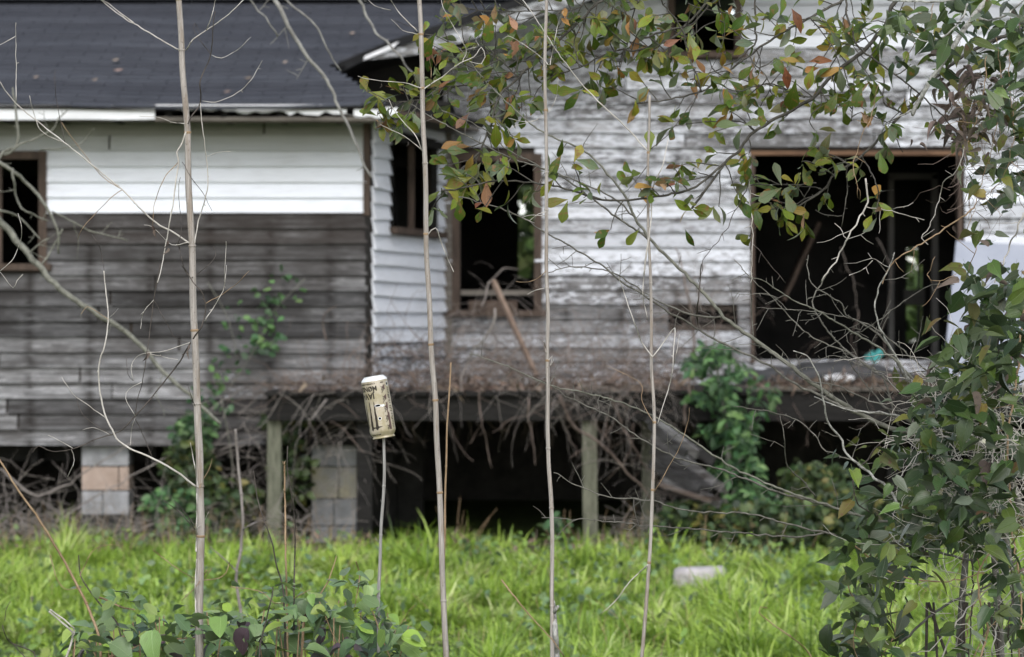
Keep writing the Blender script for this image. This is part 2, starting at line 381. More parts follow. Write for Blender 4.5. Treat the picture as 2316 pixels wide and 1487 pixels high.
# --- gable wall
def gx(px): return XW(px, GY)
GX0 = -.56
rake0 = (XW(745, RY), ZW(150, RY)); RS = .335
def rake_z(x): return rake0[1]+(x-rake0[0])*RS
RIDGE_X = 3.35
def gtop(uu):
    x = uu+GX0; x = x if x < RIDGE_X else 2*RIDGE_X-x
    return rake_z(x)-.05
G = lambda a, b, c, d: (gx(a)-GX0, gx(b)-GX0, ZW(d, GY), ZW(c, GY))
ops = [G(1022, 1208, 352, 716), G(1512, 1672, -150, 124), G(1697, 2180, 350, 822), G(1512, 1668, 703, 735)]
GZ0 = ZW(882, GY)
gable = Wall((GX0, GY), (8.0, GY), GZ0, 5.4, ops, gtop)
def at_gable(i, z, uu):
    py = 743.5-(z-CZ)*FPX/GY; px = 1158+(uu+GX0)*FPX/GY; r = random.random()
    if py < 110: p = .66+.12*r if px > 1250 else .5
    elif py < 345: p = .45+.14*r
    elif py < 640: p = .53+.14*r
    elif py < 740: p = .38+.14*r
    else: p = .45+.14*r
    if px > 2190: p += .1
    return dict(paint=p, tone=.95+.7*r, warm=.0, warp=1.8, fade=.60+.34*random.random())
gable.side(PITCH, at_gable, joint=2.3)
# corner boards
m = MB(); m.box((XW(822, HY), HY-.035, ZW(488, HY)), (XW(836, HY), HY+.03, ZW(280, HY))); m.build('corner_board', M['frame'], house)
m = MB(); m.box((XW(826, HY), HY-.030, WZ0+.1), (XW(837, HY), HY+.03, ZW(490, HY))); m.build('corner_board', M['dark_wood'], house)
m = MB(); m.box((GX0-.02, GY-.04, GZ0), (GX0+.07, GY+.02, 3.35)); m.build('corner_board', M['mid_wood'], house)
# --- window frames
def frame(name, cx0, cx1, z0, z1, Y, w, mat, sill=True, proud=.045, deep=.10, headmat=None, sides='lrt'):
    h = MB(); h.box((cx0-w, Y-proud, z1), (cx1+w, Y+deep, z1+w)); root = h.build(name, headmat or mat, house)
    if 'l' in sides: j = MB(); j.box((cx0-w, Y-proud+.003, z0), (cx0, Y+deep, z1-.001)); j.build('jamb', mat, root)
    if 'r' in sides: j = MB(); j.box((cx1, Y-proud+.003, z0), (cx1+w, Y+deep, z1-.001)); j.build('jamb', mat, root)
    if sill: j = MB(); j.box((cx0-w-.04, Y-proud-.04, z0-.05), (cx1+w+.04, Y+deep, z0-.001)); j.build('sill', mat, root)
    return root
f1 = frame('window_frame', win_l[0]+wx0+.02, win_l[1]+wx0-.03, win_l[2]+.02, win_l[3]-.03, HY, .06, M['frame'])
m = MB(); m.box((XW(0, HY)-.02, HY+.02, ZW(603, HY)), (XW(0, HY)+.01, HY+.05, ZW(352, HY))); m.build('muntin', M['frame'], f1)
f2 = frame('window_frame', gx(1040), gx(1208), ZW(702, GY), ZW(366, GY), GY, .065, M['frame'])
m = MB(); m.box((gx(1024), GY+.03, ZW(704, GY)), (gx(1042), GY+.07, ZW(366, GY))); m.build('sash', M['dark_wood'], f2)
m = MB(); m.box((gx(1042), GY+.04, ZW(668, GY)), (gx(1208), GY+.07, ZW(656, GY))); m.build('sash', M['mid_wood'], f2)
m = MB(); m.box((gx(1060), GY+.02, ZW(702, GY)), (gx(1170), GY+.10, ZW(680, GY))); m.build('sash', M['frame'], f2)
f3 = frame('window_frame', gx(1525), gx(1662), ZW(118, GY), ZW(-150, GY), GY, .055, M['frame'])
f4 = frame('window_frame', gx(1706), gx(2166), ZW(822, GY), ZW(352, GY), GY, .034, M['frame'], False, headmat=M['frame_red'])
# frame of the return-wall window
def rp(uu, z, off=0): return ret.p0+ret.d*uu+ret.n*off+Vector((0, 0, z))
rw = ret.op[0]; h = MB(); h.beam(rp(rw[0], rw[3]+.02, .02), rp(rw[1], rw[3]+.02, .02), .09, .06); fr = h.build('window_frame', M['dark_wood'], house)
h = MB(); h.beam(rp(rw[0]-.05, rw[2]-.01, .03), rp(rw[1]+.05, rw[2]-.01, .03), .12, .05); h.build('sill', M['frame'], fr)
for uu in (rw[0]+.03, rw[0]+.62, rw[1]-.04):
    h = MB(); h.beam(rp(uu, rw[2], .0), rp(uu, rw[3], .0), .05, .06, up=(0, 1, 0)); h.build('jamb', M['dark_wood'] if uu != rw[0]+.62 else M['frame'], fr)
# --- roof of the wing: courses of shingles
EY, EZ, TY, TZ = 21.93, ZW(236, 21.93), 25.9, ZW(7, 25.9)
def rpt(x, t, up=0): return Vector((x, EY+(TY-EY)*t, EZ+(TZ-EZ)*t+up))
def sag(x, t): return -.035*math.exp(-((x+2.2)/1.0)**2)*(1-t) + .012*mnoise.noise(Vector((x*.8, t*4, 3)))
rbase = MB(); NX = 40; rx1 = XW(872, 21.95)
def rxr(t): return rx1 + (XW(745, 23.4)-rx1)*min(1, t/.345) if t < .345 else XW(745, 23.4)+ (t-.345)*3.5
top = [[rpt(-7.2+(rxr(t)+7.2)*i/NX, t, -.02+sag(-7.2+(rxr(t)+7.2)*i/NX, t)) for i in range(NX+1)] for t in np.linspace(0, 1, 24)]
roof = grid_mesh('roof', top, M['dark_wood'], house)
NC = 30
for c in range(NC):
    t0, t1 = c/NC, (c+1)/NC+.008; m = MB(); x = -7.2+(.15 if c % 2 else 0); xe = rxr(t0)
    while x < xe:
        x2 = min(x+.305, xe)
        if x2-x > .05:
            lift = .012+random.uniform(0, .004); dt = random.uniform(-.0025, .0025)
            a, b = rpt(x, t0+dt, lift+sag(x, t0)), rpt(x2-.006, t0+dt, lift+sag(x2, t0)); cc, d = rpt(x2-.006, t1, .001+sag(x2, t1)), rpt(x, t1, .001+sag(x, t1))
            a2, b2 = a-Vector((0, 0, .014)), b-Vector((0, 0, .014))
            m.add([a, b, cc, d, a2, b2], [(0,1,2,3), (4,5,1,0), (0,3,4), (1,5,2)])
        x += .305
    m.build('shingle_course', M['roof'], roof)
m = MB(); m.beam(rpt(-7.2, 1, .03), rpt(1.2, 1, .03), .25, .03); m.build('ridge_cap', M['roof'], roof)
# back slope of wing
m = MB(); a, b = rpt(-7.2, 1), rpt(1.2, 1); m.add([a, b, b+Vector((0, 3.8, -1.2)), a+Vector((0, 3.8, -1.2))], [(0,1,2,3)]); m.build('roof_slope', M['roof'], house)
# fascia: sound white length, torn length, rotten remains
def strip(name, mat, top_pts, bot_pts, Y, th=.022):
    m = MB(); n = len(top_pts); poly = [W(x, y, Y) for x, y in top_pts]+[W(x, y, Y) for x, y in reversed(bot_pts)]
    # quads between matched points
    vs = []; 
    for (tx, ty), (bx, by) in zip(top_pts, bot_pts):
        a, b = W(tx, ty, Y), W(bx, by, Y); vs += [a, b, a+Vector((0, th, 0)), b+Vector((0, th, 0))]
    fs = []
    for i in range(n-1):
        k = i*4; fs += [(k, k+1, k+5, k+4), (k+2, k+6, k+7, k+3), (k, k+4, k+6, k+2), (k+1, k+3, k+7, k+5)]
    fs += [(0, 2, 3, 1), (n*4-4, n*4-3, n*4-1, n*4-2)]
    m.add(vs, fs); return m.build(name, mat, house)
FY = 21.95
xs_ = list(range(-1000, 350, 60))+[350]
strip('fascia', M['white'], [(x, 239+random.uniform(-.5, .5)) for x in xs_], [(x, 271+random.uniform(-1, 1)) for x in xs_], FY)
xs_ = list(range(352, 800, 16))
strip('fascia', M['white'], [(x, 237) for x in xs_], [(x, (247 if x < 500 else 253)+random.uniform(-2, 5)+(9 if x > 640 else 0)*random.random()) for x in xs_], FY)
xs_ = list(range(800, 905, 10))
strip('fascia', M['white'], [(x, 239+(x-800)*.05) for x in xs_], [(x, 263+random.uniform(-3, 5)) for x in xs_], FY)
xs_ = list(range(352, 880, 24))
strip('fascia_remnant', M['mid_wood'], [(x, 267+random.uniform(-3, 3)) for x in xs_], [(x, 273) for x in xs_], FY+.01)
xs_ = list(range(350, 930, 40))
strip('frieze_board', M['mid_wood'], [(x, 272) for x in xs_], [(x, 278) for x in xs_], FY+.05)
for i in range(12):
    x = -4.6+i*.41; m = MB(); m.box((x, EY+.05, EZ-.11), (x+.045, HY+.2, EZ-.03)); m.build('rafter_tail', M['dark_wood'], roof)
m = MB(); m.box((-7.1, EY+.06, 3.165), (XW(830, HY), HY-.03, 3.18)); m.build('soffit', M['mid_wood'], roof)
m = MB(); m.box((-7.1, HY+.02, 3.2), (XW(838, HY), HY+.12, 3.42)); m.build('wall_plate', M['dark_wood'], roof)
m = MB(); m.box((-7.1, EY+.01, EZ-.035), (rx1, EY+.07, EZ-.012)); m.build('drip_edge', M['dark_wood'], roof)
# sagging eave running on towards the gable
m = MB(); m.prism([W(868, 236, 22.1), W(985, 246, 22.5), W(1098, 284, 23.1), W(1090, 292, 23.1), W(985, 262, 22.5), W(868, 252, 22.1)], (0, .5, .05)); m.build('sagging_eave', M['dark_wood'], house)
m = MB(); m.prism([W(890, 252, 22.08), W(950, 256, 22.3), W(1060, 290, 22.9), W(1056, 296, 22.9), W(950, 268, 22.3), W(892, 264, 22.08)], (0, .02, 0)); m.build('fascia_remnant', M['frame'], house)
m = MB(); m.prism([W(838, 270, 22.3), W(1000, 272, 22.9), W(1085, 300, 24.3), W(1010, 300, 24.3), W(838, 276, 23)], (0, .01, .03)); m.build('soffit', M['mid_wood'], house)
# --- gable roof: rake fascia, shingle edge, soffit, slope running back
ax, az = rake0; bx = RIDGE_X; bz = rake_z(bx)
def rk(x, dz, Y=RY): return Vector((x, Y, rake_z(x)+dz))
sl = MB(); sl.add([rk(ax-.02, .03), rk(bx, .03), rk(bx, .03, 31), rk(ax-.02, .03, 31), rk(ax-.02, -.01), rk(bx, -.01), rk(bx, -.01, 31), rk(ax-.02, -.01, 31)], [(0,1,2,3),(7,6,5,4),(0,4,5,1),(3,7,4,0),(1,5,6,2)])
groof = sl.build('roof', M['roof'], house)
sl = MB(); r2 = lambda dz, Y: Vector((8.6, Y, bz-(8.6-bx)*RS+dz)); sl.add([rk(bx, .03), r2(.03, RY), r2(.03, 31), rk(bx, .03, 31), rk(bx, -.01), r2(-.01, RY), r2(-.01, 31), rk(bx, -.01, 31)], [(0,1,2,3),(7,6,5,4),(0,4,5,1)]); sl.build('roof_slope', M['roof'], groof)
m = MB(); xs_ = list(np.linspace(ax+.30, bx, 14))
vs = []
for x in xs_:
    tt = min(1, (x-ax-.28)/.5); vs += [rk(x, -.03, RY-.025), rk(x, -.03-.115*tt-.02, RY-.025), rk(x, -.03, RY), rk(x, -.03-.115*tt-.02, RY)]
fs = []
for i in range(len(xs_)-1):
    k = i*4; fs += [(k, k+1, k+5, k+4), (k+2, k+6, k+7, k+3), (k, k+4, k+6, k+2), (k+1, k+3, k+7, k+5)]
fs += [(0, 2, 3, 1)]
m.add(vs, fs); m.build('rake_board', M['board'], groof, paint=.52, tone=1.1, warm=0.0, grime=.1, fade=.75)
m = MB(); m.add([rk(ax, -.01, RY-.05), rk(ax+.45, .035, RY-.05), rk(bx, .01, RY-.05), rk(bx, -.03, RY-.05), rk(ax+.4, -.035, RY-.05), rk(ax+.1, -.08, RY-.05)] +
               [rk(ax, -.01, RY+.15), rk(ax+.45, .035, RY+.15), rk(bx, .01, RY+.15), rk(bx, -.03, RY+.15), rk(ax+.4, -.035, RY+.15), rk(ax+.1, -.09, RY+.15)],
               [(0,5,4,1),(1,4,3,2),(0,1,7,6),(1,2,8,7),(5,11,10,4),(4,10,9,3),(0,6,11,5)]); m.build('curled_shingle_edge', mottled('old_tar', (.006, .006, .006), (.02, .02, .021)), groof)
m = MB(); m.prism([rk(ax+.28, -.02, RY-.055), rk(ax+.55, .005, RY-.055), rk(ax+.50, -.035, RY-.055), rk(ax+.27, -.05, RY-.055)], (0, .02, 0)); m.build('flashing', M['white'], groof)
m = MB(); m.prism([rk(ax+.05, -.06, RY), rk(bx, -.06, RY), rk(bx, -.06, GY+.05), rk(ax+.05, -.06, GY+.05)], (0, 0, .02)); m.build('soffit', M['dark_wood'], groof)
# dark sheet painted in for the black attic void behind the gable eave tip
m = MB(); m.box((-1.45, GY+.35, 2.95), (-.45, GY+.40, 3.9)); m.build('attic_dark_sheet', M['room'], house)
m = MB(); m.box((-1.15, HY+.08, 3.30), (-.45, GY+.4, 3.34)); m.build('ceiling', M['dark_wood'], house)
# --- rooms (dark inside), back wall with gaps to the daylight
BY = 28.4
def panel(name, mat, x0, x1, z0, z1, Y, holes, th=.1):
    m = MB(); us = sorted({x0, x1, *[h[0] for h in holes], *[h[1] for h in holes]})
    for a, b in zip(us, us[1:]):
        iv = [(z0, z1)]
        for hh in holes:
            if hh[0] < (a+b)/2 < hh[1]: iv = cut(iv, hh[2], hh[3])
        for p, q in iv: m.box((a, Y, p), (b, Y+th, q))
    return m.build(name, mat, house)
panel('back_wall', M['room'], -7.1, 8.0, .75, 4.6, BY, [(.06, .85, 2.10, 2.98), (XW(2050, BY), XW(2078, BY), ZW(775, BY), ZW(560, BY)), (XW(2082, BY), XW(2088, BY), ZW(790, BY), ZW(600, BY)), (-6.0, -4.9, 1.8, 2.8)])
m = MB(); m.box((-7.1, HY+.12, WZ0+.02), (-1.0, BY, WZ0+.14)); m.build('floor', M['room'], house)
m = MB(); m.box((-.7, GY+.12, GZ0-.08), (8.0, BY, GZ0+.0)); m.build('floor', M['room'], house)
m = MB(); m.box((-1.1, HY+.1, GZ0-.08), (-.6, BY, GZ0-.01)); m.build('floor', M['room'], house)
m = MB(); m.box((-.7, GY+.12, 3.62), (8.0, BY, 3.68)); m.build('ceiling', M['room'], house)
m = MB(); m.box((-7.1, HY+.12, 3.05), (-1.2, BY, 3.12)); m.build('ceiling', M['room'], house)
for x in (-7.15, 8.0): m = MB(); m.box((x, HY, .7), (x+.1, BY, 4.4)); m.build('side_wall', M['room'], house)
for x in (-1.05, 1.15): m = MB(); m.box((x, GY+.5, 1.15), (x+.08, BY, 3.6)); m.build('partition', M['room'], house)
for (xa, xb, ya, yb, Y) in ((2010, 2022, 400, 860, 26.6), (2108, 2122, 395, 860, 26.6), (2010, 2122, 392, 406, 26.6), (2045, 2092, 655, 690, 28.2)):
    m = MB(); m.box((XW(xa, Y), Y, ZW(yb, Y)), (XW(xb, Y), Y+.06, ZW(ya, Y))); m.build('door_trim', M['room2'], house)
for q in range(1):
    m = MB(); m.beam(W(1765, 690, 25.9), W(1845, 515, 26.1), .035, .34, up=(0, 1, 0)); m.build('lath', M['frame'], house)
# --- crawlspace / basement under the house
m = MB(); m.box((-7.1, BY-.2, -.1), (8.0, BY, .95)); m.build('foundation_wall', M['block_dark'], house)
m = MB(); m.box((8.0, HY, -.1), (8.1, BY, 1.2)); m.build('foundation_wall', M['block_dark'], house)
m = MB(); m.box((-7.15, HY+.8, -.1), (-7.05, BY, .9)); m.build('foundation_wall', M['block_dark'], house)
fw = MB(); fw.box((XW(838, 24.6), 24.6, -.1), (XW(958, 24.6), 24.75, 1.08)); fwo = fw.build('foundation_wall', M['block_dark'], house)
for r_ in range(5):
    for c_ in range(2):
        x = XW(842, 24.6)+c_*.21+(.0 if r_ % 2 else -.0); m = MB(); m.box((x, 24.57, .02+r_*.2), (x+.2, 24.6, .21+r_*.2)); m.build('block', M['block_dark'], fwo)
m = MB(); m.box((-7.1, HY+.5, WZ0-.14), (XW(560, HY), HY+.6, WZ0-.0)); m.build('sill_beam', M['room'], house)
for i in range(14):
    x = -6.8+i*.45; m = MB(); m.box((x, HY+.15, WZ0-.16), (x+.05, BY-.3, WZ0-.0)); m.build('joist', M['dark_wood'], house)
def pier(x0, x1, Y, rows_, top_z, mats, depth=.3):
    root = MB(); root.box((x0+.03, Y+.03, -.05), (x1-.03, Y+depth-.03, top_z)); ro = root.build('pier', M['block_dark'], house)
    for (za, zb, mt, split) in rows_:
        xs2 = [x0, x1] if not split else [x0, x0+(x1-x0)*split, x1]
        for a, b in zip(xs2, xs2[1:]):
            m = MB(); j = random.uniform(-.006, .006); bx_ = [(a+.004, Y+j), (b-.004, Y+j)]
            m.box((a+.004, Y+j, za+.005), (b-.004, Y+depth+j, zb-.005)); m.build('block', M[mt], ro)
    return ro
zz = lambda py, Y: ZW(py, Y)
PY = 22.58
pier(XW(184, PY), XW(292, PY), PY, [(zz(1055, PY), zz(1008, PY), 'block', 0), (zz(1110, PY), zz(1055, PY), 'block_orange', .78), (zz(1165, PY), zz(1110, PY), 'block', .45), (zz(1228, PY), zz(1165, PY), 'block_dark', .5)], .74, None)
pier(XW(704, PY), XW(806, PY), PY, [(zz(1056, PY), zz(998, PY), 'block', .0), (zz(1128, PY), zz(1056, PY), 'block_yellow', .6), (zz(1190, PY), zz(1128, PY), 'block', .5), (zz(1235, PY), zz(1190, PY), 'block', .4)], .8, None)
# --- porch deck
DY = 21.6; DZ = ZW(886, DY)
deck = MB(); deck.box((XW(604, DY), DY, DZ-.21), (XW(1700, DY), DY+.05, DZ-.03)); dk = deck.build('porch', M['dark_wood'], house)
for i in range(27):
    x = XW(598, DY)+i*.132
    m = MB(); m.box((x+random.uniform(0, .006), DY-.03-random.uniform(0, .05), DZ-.028+random.uniform(-.006, .006)), (x+.125, (GY if x > -.9 else HY)-.03, DZ)); m.build('floorboard', M['dark_wood'], dk)
for i in range(7):
    x = XW(640, DY)+i*.55; m = MB(); m.box((x, DY+.06, DZ-.19), (x+.05, GY-.05, DZ-.03)); m.build('joist', M['dark_wood'], dk)
m = MB(); m.box((XW(606, DY), HY-.05, WZ0+.0), (XW(836, DY), HY-.03, DZ-.03)); m.build('ledger', M['dark_wood'], dk)
# right hand porch, lower and further back
D2 = 23.0; m = MB(); m.box((XW(1690, D2), D2, ZW(952, D2)), (6.2, D2+.06, ZW(884, D2))); dk2 = m.build('porch', M['dark_wood'], house)
for i in range(20):
    x = XW(1690, D2)+i*.22; m = MB(); m.box((x, D2-.04, ZW(884, D2)), (x+.21, GY-.03, ZW(884, D2)+.028)); m.build('floorboard', M['mid_wood'], dk2)
def post(px, w, Y, top, mt, name='post', lean=0):
    m = MB(); x = XW(px, Y); m.prism([(x-w/2, Y, -.05), (x+w/2, Y, -.05), (x+w/2+lean, Y, top), (x-w/2+lean, Y, top)], (0, w, 0)); return m.build(name, M[mt], dk)
post(620, .10, DY+.06, DZ-.03, 'post'); post(824, .11, DY+.1, DZ-.20, 'dark_wood'); post(1336, .105, DY+.06, DZ-.20, 'post', lean=-.01); post(1466, .09, DY+.7, DZ-.20, 'post')
post(2222, .11, 22.9, ZW(884, D2), 'post_pale'); post(2020, .09, 23.6, ZW(950, D2), 'dark_wood')

# ---------------------------------------------------------------- things about the house
m = MB(); m.beam(W(1116, 636, 22.9), W(1214, 852, 22.2), .032, .032); tag(m.build('wooden_pole', M['frame_red'] if False else mottled('brown_pole', (.14, .095, .07), (.26, .19, .145), 8)), 'bare brown pole leaning across the window hole above the porch', 'pole')
m = MB(); m.add([W(2163, 545, 24.2), W(2440, 560, 24.2), W(2415, 905, 23.5), W(2128, 905, 23.5)]+[p+Vector((0, .03, .0)) for p in (W(2163, 545, 24.2), W(2440, 560, 24.2), W(2415, 905, 23.5), W(2128, 905, 23.5))], [(3,2,1,0),(4,5,6,7),(0,1,5,4),(1,2,6,5),(2,3,7,6),(3,0,4,7)])
m.build('leaning_panel', M['sheet'], label='smooth pale blue-white sheet leaning on the wall behind the vines', category='panel')
for o in list(bpy.data.objects):
    if 'category' in o and o.name == 'leaning_panel': pass
# grey sagging bundle along the sill of the big opening
rows = []
for i in range(30):
    t = i/29; px = 1672+t*460; topy = 838-34*math.exp(-((t-.52)/.32)**2)+22*t
    c = W(px, (topy+886)/2, 23.9); hgt = (886-topy)/FPX*23.9/2*(1 if .02 < t < .98 else .4)
    rows.append([(c.x, c.y-math.cos(a)*.20*(1+.1*mnoise.noise(Vector((t*8, a, 0)))), c.z+math.sin(a)*hgt*(1+.22*mnoise.noise(Vector((t*14, a*1.3, 5))))) for a in np.linspace(-math.pi/2, math.pi*1.5, 13)])
grid_mesh('sagging_bundle', rows, M['tarp'], label='long grey sagging roll of old felt lying across the sill of the large opening', category='debris')
def blob(name, c, r, mat, label, cat, seed=0, n=10, amp=.25):
    rows = [[(c[0]+r[0]*math.cos(a)*math.sin(b)*(1+amp*mnoise.noise(Vector((math.cos(a)*2, math.sin(a)*2, b+seed)))), c[1]+r[1]*math.sin(a)*math.sin(b), c[2]+r[2]*math.cos(b)*(1+amp*mnoise.noise(Vector((a, b*2, seed))))) for a in np.linspace(0, 2*math.pi, n*2+1)] for b in np.linspace(0, math.pi, n)]
    return grid_mesh(name, rows, mat, label=label, category=cat)
blob('crumpled_rag', W(1898, 856, 23.6), (.13, .06, .035), M['white'], 'crumpled white scrap lying on the grey felt roll', 'rag', 3)
m = MB(); p = W(1975, 806, 24.0)
for (a, b, c, d, s_) in ((1958, 812, 1974, 798, .035), (1972, 816, 1994, 795, .055)): m.beam(W(a, b, 24), W(c, d, 24.05), .03, s_)
m.build('plastic_toy', M['teal'], label='broken teal plastic piece lying in the large opening', category='plastic scrap')
rows = []
cxs, cys = XW(1582, 18.7), 18.7
for b in range(7):
    rr = [1, 1.0, .99, .97, .9, .55, 0][b]; hh = [0, .05, .085, .112, .122, .126, .128][b]
    rows.append([(cxs+.165*rr*np.sign(math.cos(a))*abs(math.cos(a))**.35*(1+.10*mnoise.noise(Vector((math.cos(a), math.sin(a), 1)))), cys+.15*rr*np.sign(math.sin(a))*abs(math.sin(a))**.4, hh+.008*math.cos(a+.4)*rr*(hh > .1)) for a in np.linspace(0, 2*math.pi, 29)])
grid_mesh('stone_slab', rows[::-1], M['stone'], label='pale flat stone half buried in the grass before the house', category='stone')
# heap of fallen grey boards
hp = empty('board_heap', (XW(1550, 21.2), 21.2, 0), 'heap of fallen grey clapboards slumped under the porch end', 'board heap')
for i, (a, b, c_, d, w_) in enumerate(((1465, 945, 1610, 1050, .12), (1480, 1035, 1650, 1108, .10), (1475, 1000, 1600, 1100, .09), (1478, 985, 1640, 1085, .12), (1475, 1015, 1625, 1120, .12), (1490, 960, 1600, 1020, .11), (1470, 1050, 1600, 1105, .11), (1500, 1080, 1640, 1130, .10), (1480, 1112, 1620, 1132, .05), (1490, 1095, 1610, 1120, .045), (1470, 960, 1560, 1015, .1))):
    Y = 21.3-.06*i; m = MB(); m.beam(W(a, b, Y), W(c_+random.uniform(-25, 10), d+random.uniform(-10, 16), Y-.25), .026, w_*.6); m.build('board', M['board'], hp, paint=.1+.05*(i % 3), tone=.35+.75*(i % 2), warm=.35 if w_ < .06 else .05, fade=.8, grime=0.0)
# light specks on the roof: fallen leaves
RL = ['upper of the close pair of pale leaves on the roof', 'lower of the close pair of pale leaves on the roof', 'leftmost pale leaf on the roof, below the cane twigs', 'pale leaf on the roof left of the thick cane', 'white leaf low on the roof just right of the thick cane', 'pale leaf on the roof between thick cane and hanging branch', 'small pale leaf near the ridge beside the curled gable eave', 'faint leaf on the roof beside the hanging branch']
for li_, (x, y, s_) in enumerate(((262, 145, .03), (268, 168, .04), (82, 184, .025), (215, 190, .025), (514, 217, .03), (562, 186, .03), (797, 84, .025), (645, 150, .02))):
    t = (y-236)/(7-236)*1.0; Y = EY+(TY-EY)*max(.02, t*.9); 
    # solve depth on the slope
    k = (TZ-EZ)/(TY-EY); Y = (CZ-EZ+k*EY)/(k-(743.5-y)/FPX); p = W(x, y, Y)
    m = MB(); m.add([p+Vector((-s_, -.01, .03)), p+Vector((0, -.03, .02)), p+Vector((s_, 0, .04)), p+Vector((0, .04, .045))], [(0,1,2,3)])
    m.build('fallen_leaf', M['litter'], label=RL[li_], category='fallen leaf', group='dead leaves on the roof')

# ================================================================= leaf shapes and foliage
def leaf_mesh(name, mat, vv, ww, fold=.22, droop=.25, heart=0, petiole=0, twist=0, curl=0):
    vs = []; uvs = []
    for i, (v, w) in enumerate(zip(vv, ww)):
        zc = -droop*v*v; sx = math.sin(twist*v)
        back = -heart if i == 1 else 0
        for s_ in (-1, 0, 1):
            x = s_*w; y = v+(back if s_ else 0); z = zc-(-fold*abs(x) if curl <= 0 else fold*abs(x))+s_*w*sx*.5
            vs.append((x, y, z)); uvs.append((s_*w*2.0, v))
    n = len(vv); fs = []
    for i in range(n-1):
        a = i*3; fs += [(a, a+1, a+4, a+3), (a+1, a+2, a+5, a+4)]
    if petiole:
        b = len(vs); vs += [(-.008, .05, 0), (.008, .05, 0), (.008, -petiole, petiole*.35), (-.008, -petiole, petiole*.35)]; uvs += [(0, 0)]*4; fs.append((b, b+3, b+2, b+1))
    me = bpy.data.meshes.new(name); me.from_pydata(vs, [], fs); me.materials.append(mat)
    ul = me.uv_layers.new(name='UVMap')
    for lp in me.loops: ul.data[lp.index].uv = uvs[lp.vertex_index]
    me.polygons.foreach_set('use_smooth', [True]*len(me.polygons))
    me['_uv'] = 1
    LEAFDATA[me.name] = (np.array(vs), fs, np.array(uvs)); return me
LEAFDATA = {}
OAK = ([0, .10, .3, .5, .68, .82, .93, 1], [.012, .035, .10, .18, .235, .21, .12, .01])
OAK2 = ([0, .10, .3, .5, .68, .82, .93, 1], [.012, .03, .12, .20, .20, .14, .07, .005])
VIN = ([0.02, .03, .15, .32, .52, .72, .88, 1], [.01, .16, .27, .29, .235, .14, .055, .003])
CLU = ([0, .06, .22, .42, .62, .8, .93, 1], [.01, .20, .34, .38, .34, .23, .10, .01])
def variants(base, mat, shape, k=3, **kw):
    out = []
    for i in range(k):
        w = [x*random.uniform(.85, 1.12) for x in shape[1]]
        out.append(leaf_mesh(base, mat, shape[0], w, fold=random.uniform(.05, .7), droop=random.uniform(-.2, .65), twist=random.uniform(-1.3, 1.3), **kw))
    return out
LV = {'oak': variants('leaf', M['oak'], OAK, 3)+variants('leaf', M['oak'], OAK2, 2), 'orange': variants('leaf', M['oak_orange'], OAK2, 3), 'ogrey': variants('leaf', M['oak_grey'], OAK, 3),
      'vine': variants('leaf', M['vine'], VIN, 5, heart=.07, petiole=.3), 'yellow': variants('leaf', M['vine_yellow'], VIN, 3, heart=.05, petiole=.3),
      'dead': [leaf_mesh('leaf', M['vine_dead'], VIN[0], [w*.6 for w in VIN[1]], fold=1.3, droop=random.uniform(.3, .9), twist=random.uniform(-3, 3)) for _ in range(4)],
      'clump': variants('leaf', M['clump'], CLU, 5, petiole=.12), 'purple': variants('leaf', M['clump_purple'], CLU, 2, petiole=.1)}
def orient(d, n):
    d = Vector(d).normalized(); n = Vector(n); n = (n-d*n.dot(d))
    if n.length < 1e-4: n = d.orthogonal()
    n.normalize(); x = d.cross(n).normalized()
    return Matrix(((x.x, d.x, n.x), (x.y, d.y, n.y), (x.z, d.z, n.z)))
class Foliage:
    """collects leaves of one thing; the largest 300 become parts, the rest one joined part"""
    def __init__(s, parent): s.p = parent; s.L = []
    def leaf(s, kind, pos, d, n, size):
        s.L.append((size, random.choice(LV[kind]), Vector(pos), orient(d, n)))
    def finish(s, limit=290):
        s.L.sort(key=lambda t: -t[0]/t[2].y); o0 = wl(s.p)
        for size, me, pos, rot in s.L[:limit]:
            o = bpy.data.objects.new('leaf', me); COL.objects.link(o); o.parent = s.p
            o.matrix_local = Matrix.Translation(pos-o0) @ (rot*size).to_4x4()
        rest = s.L[limit:]
        if rest:
            by = {}
            for r in rest: by.setdefault(r[1].materials[0].name, []).append(r)
            for i, (mn, rr) in enumerate(by.items()):
                joined('leaves', [(me, pos, rot, size) for size, me, pos, rot in rr], bpy.data.materials[mn], s.p, kind='stuff')
def joined(name, items, mat, parent=None, **kw):
    V = []; Fc = []; U = []; b = 0
    for me, pos, rot, size in items:
        v, f, uv = LEAFDATA[me.name]; Rm = np.array(rot)*size
        V.append(v @ Rm.T + np.array(pos)); U.append(uv); Fc += [tuple(i+b for i in q) for q in f]; b += len(v)
    V = np.concatenate(V)-np.array(wl(parent)); U = np.concatenate(U)
    me = bpy.data.meshes.new(name); me.from_pydata(V.tolist(), [], Fc); me.materials.append(mat)
    li = np.empty(len(me.loops), dtype=np.int32); me.loops.foreach_get('vertex_index', li)
    ul = me.uv_layers.new(name='UVMap'); ul.data.foreach_set('uv', U[li].astype(np.float32).ravel())
    me.polygons.foreach_set('use_smooth', [True]*len(me.polygons))
    o = bpy.data.objects.new(name, me); COL.objects.link(o)
    if parent: o.parent = parent
    tag(o, **kw); return o
def rv(s=1): return Vector((random.gauss(0, s), random.gauss(0, s), random.gauss(0, s)))
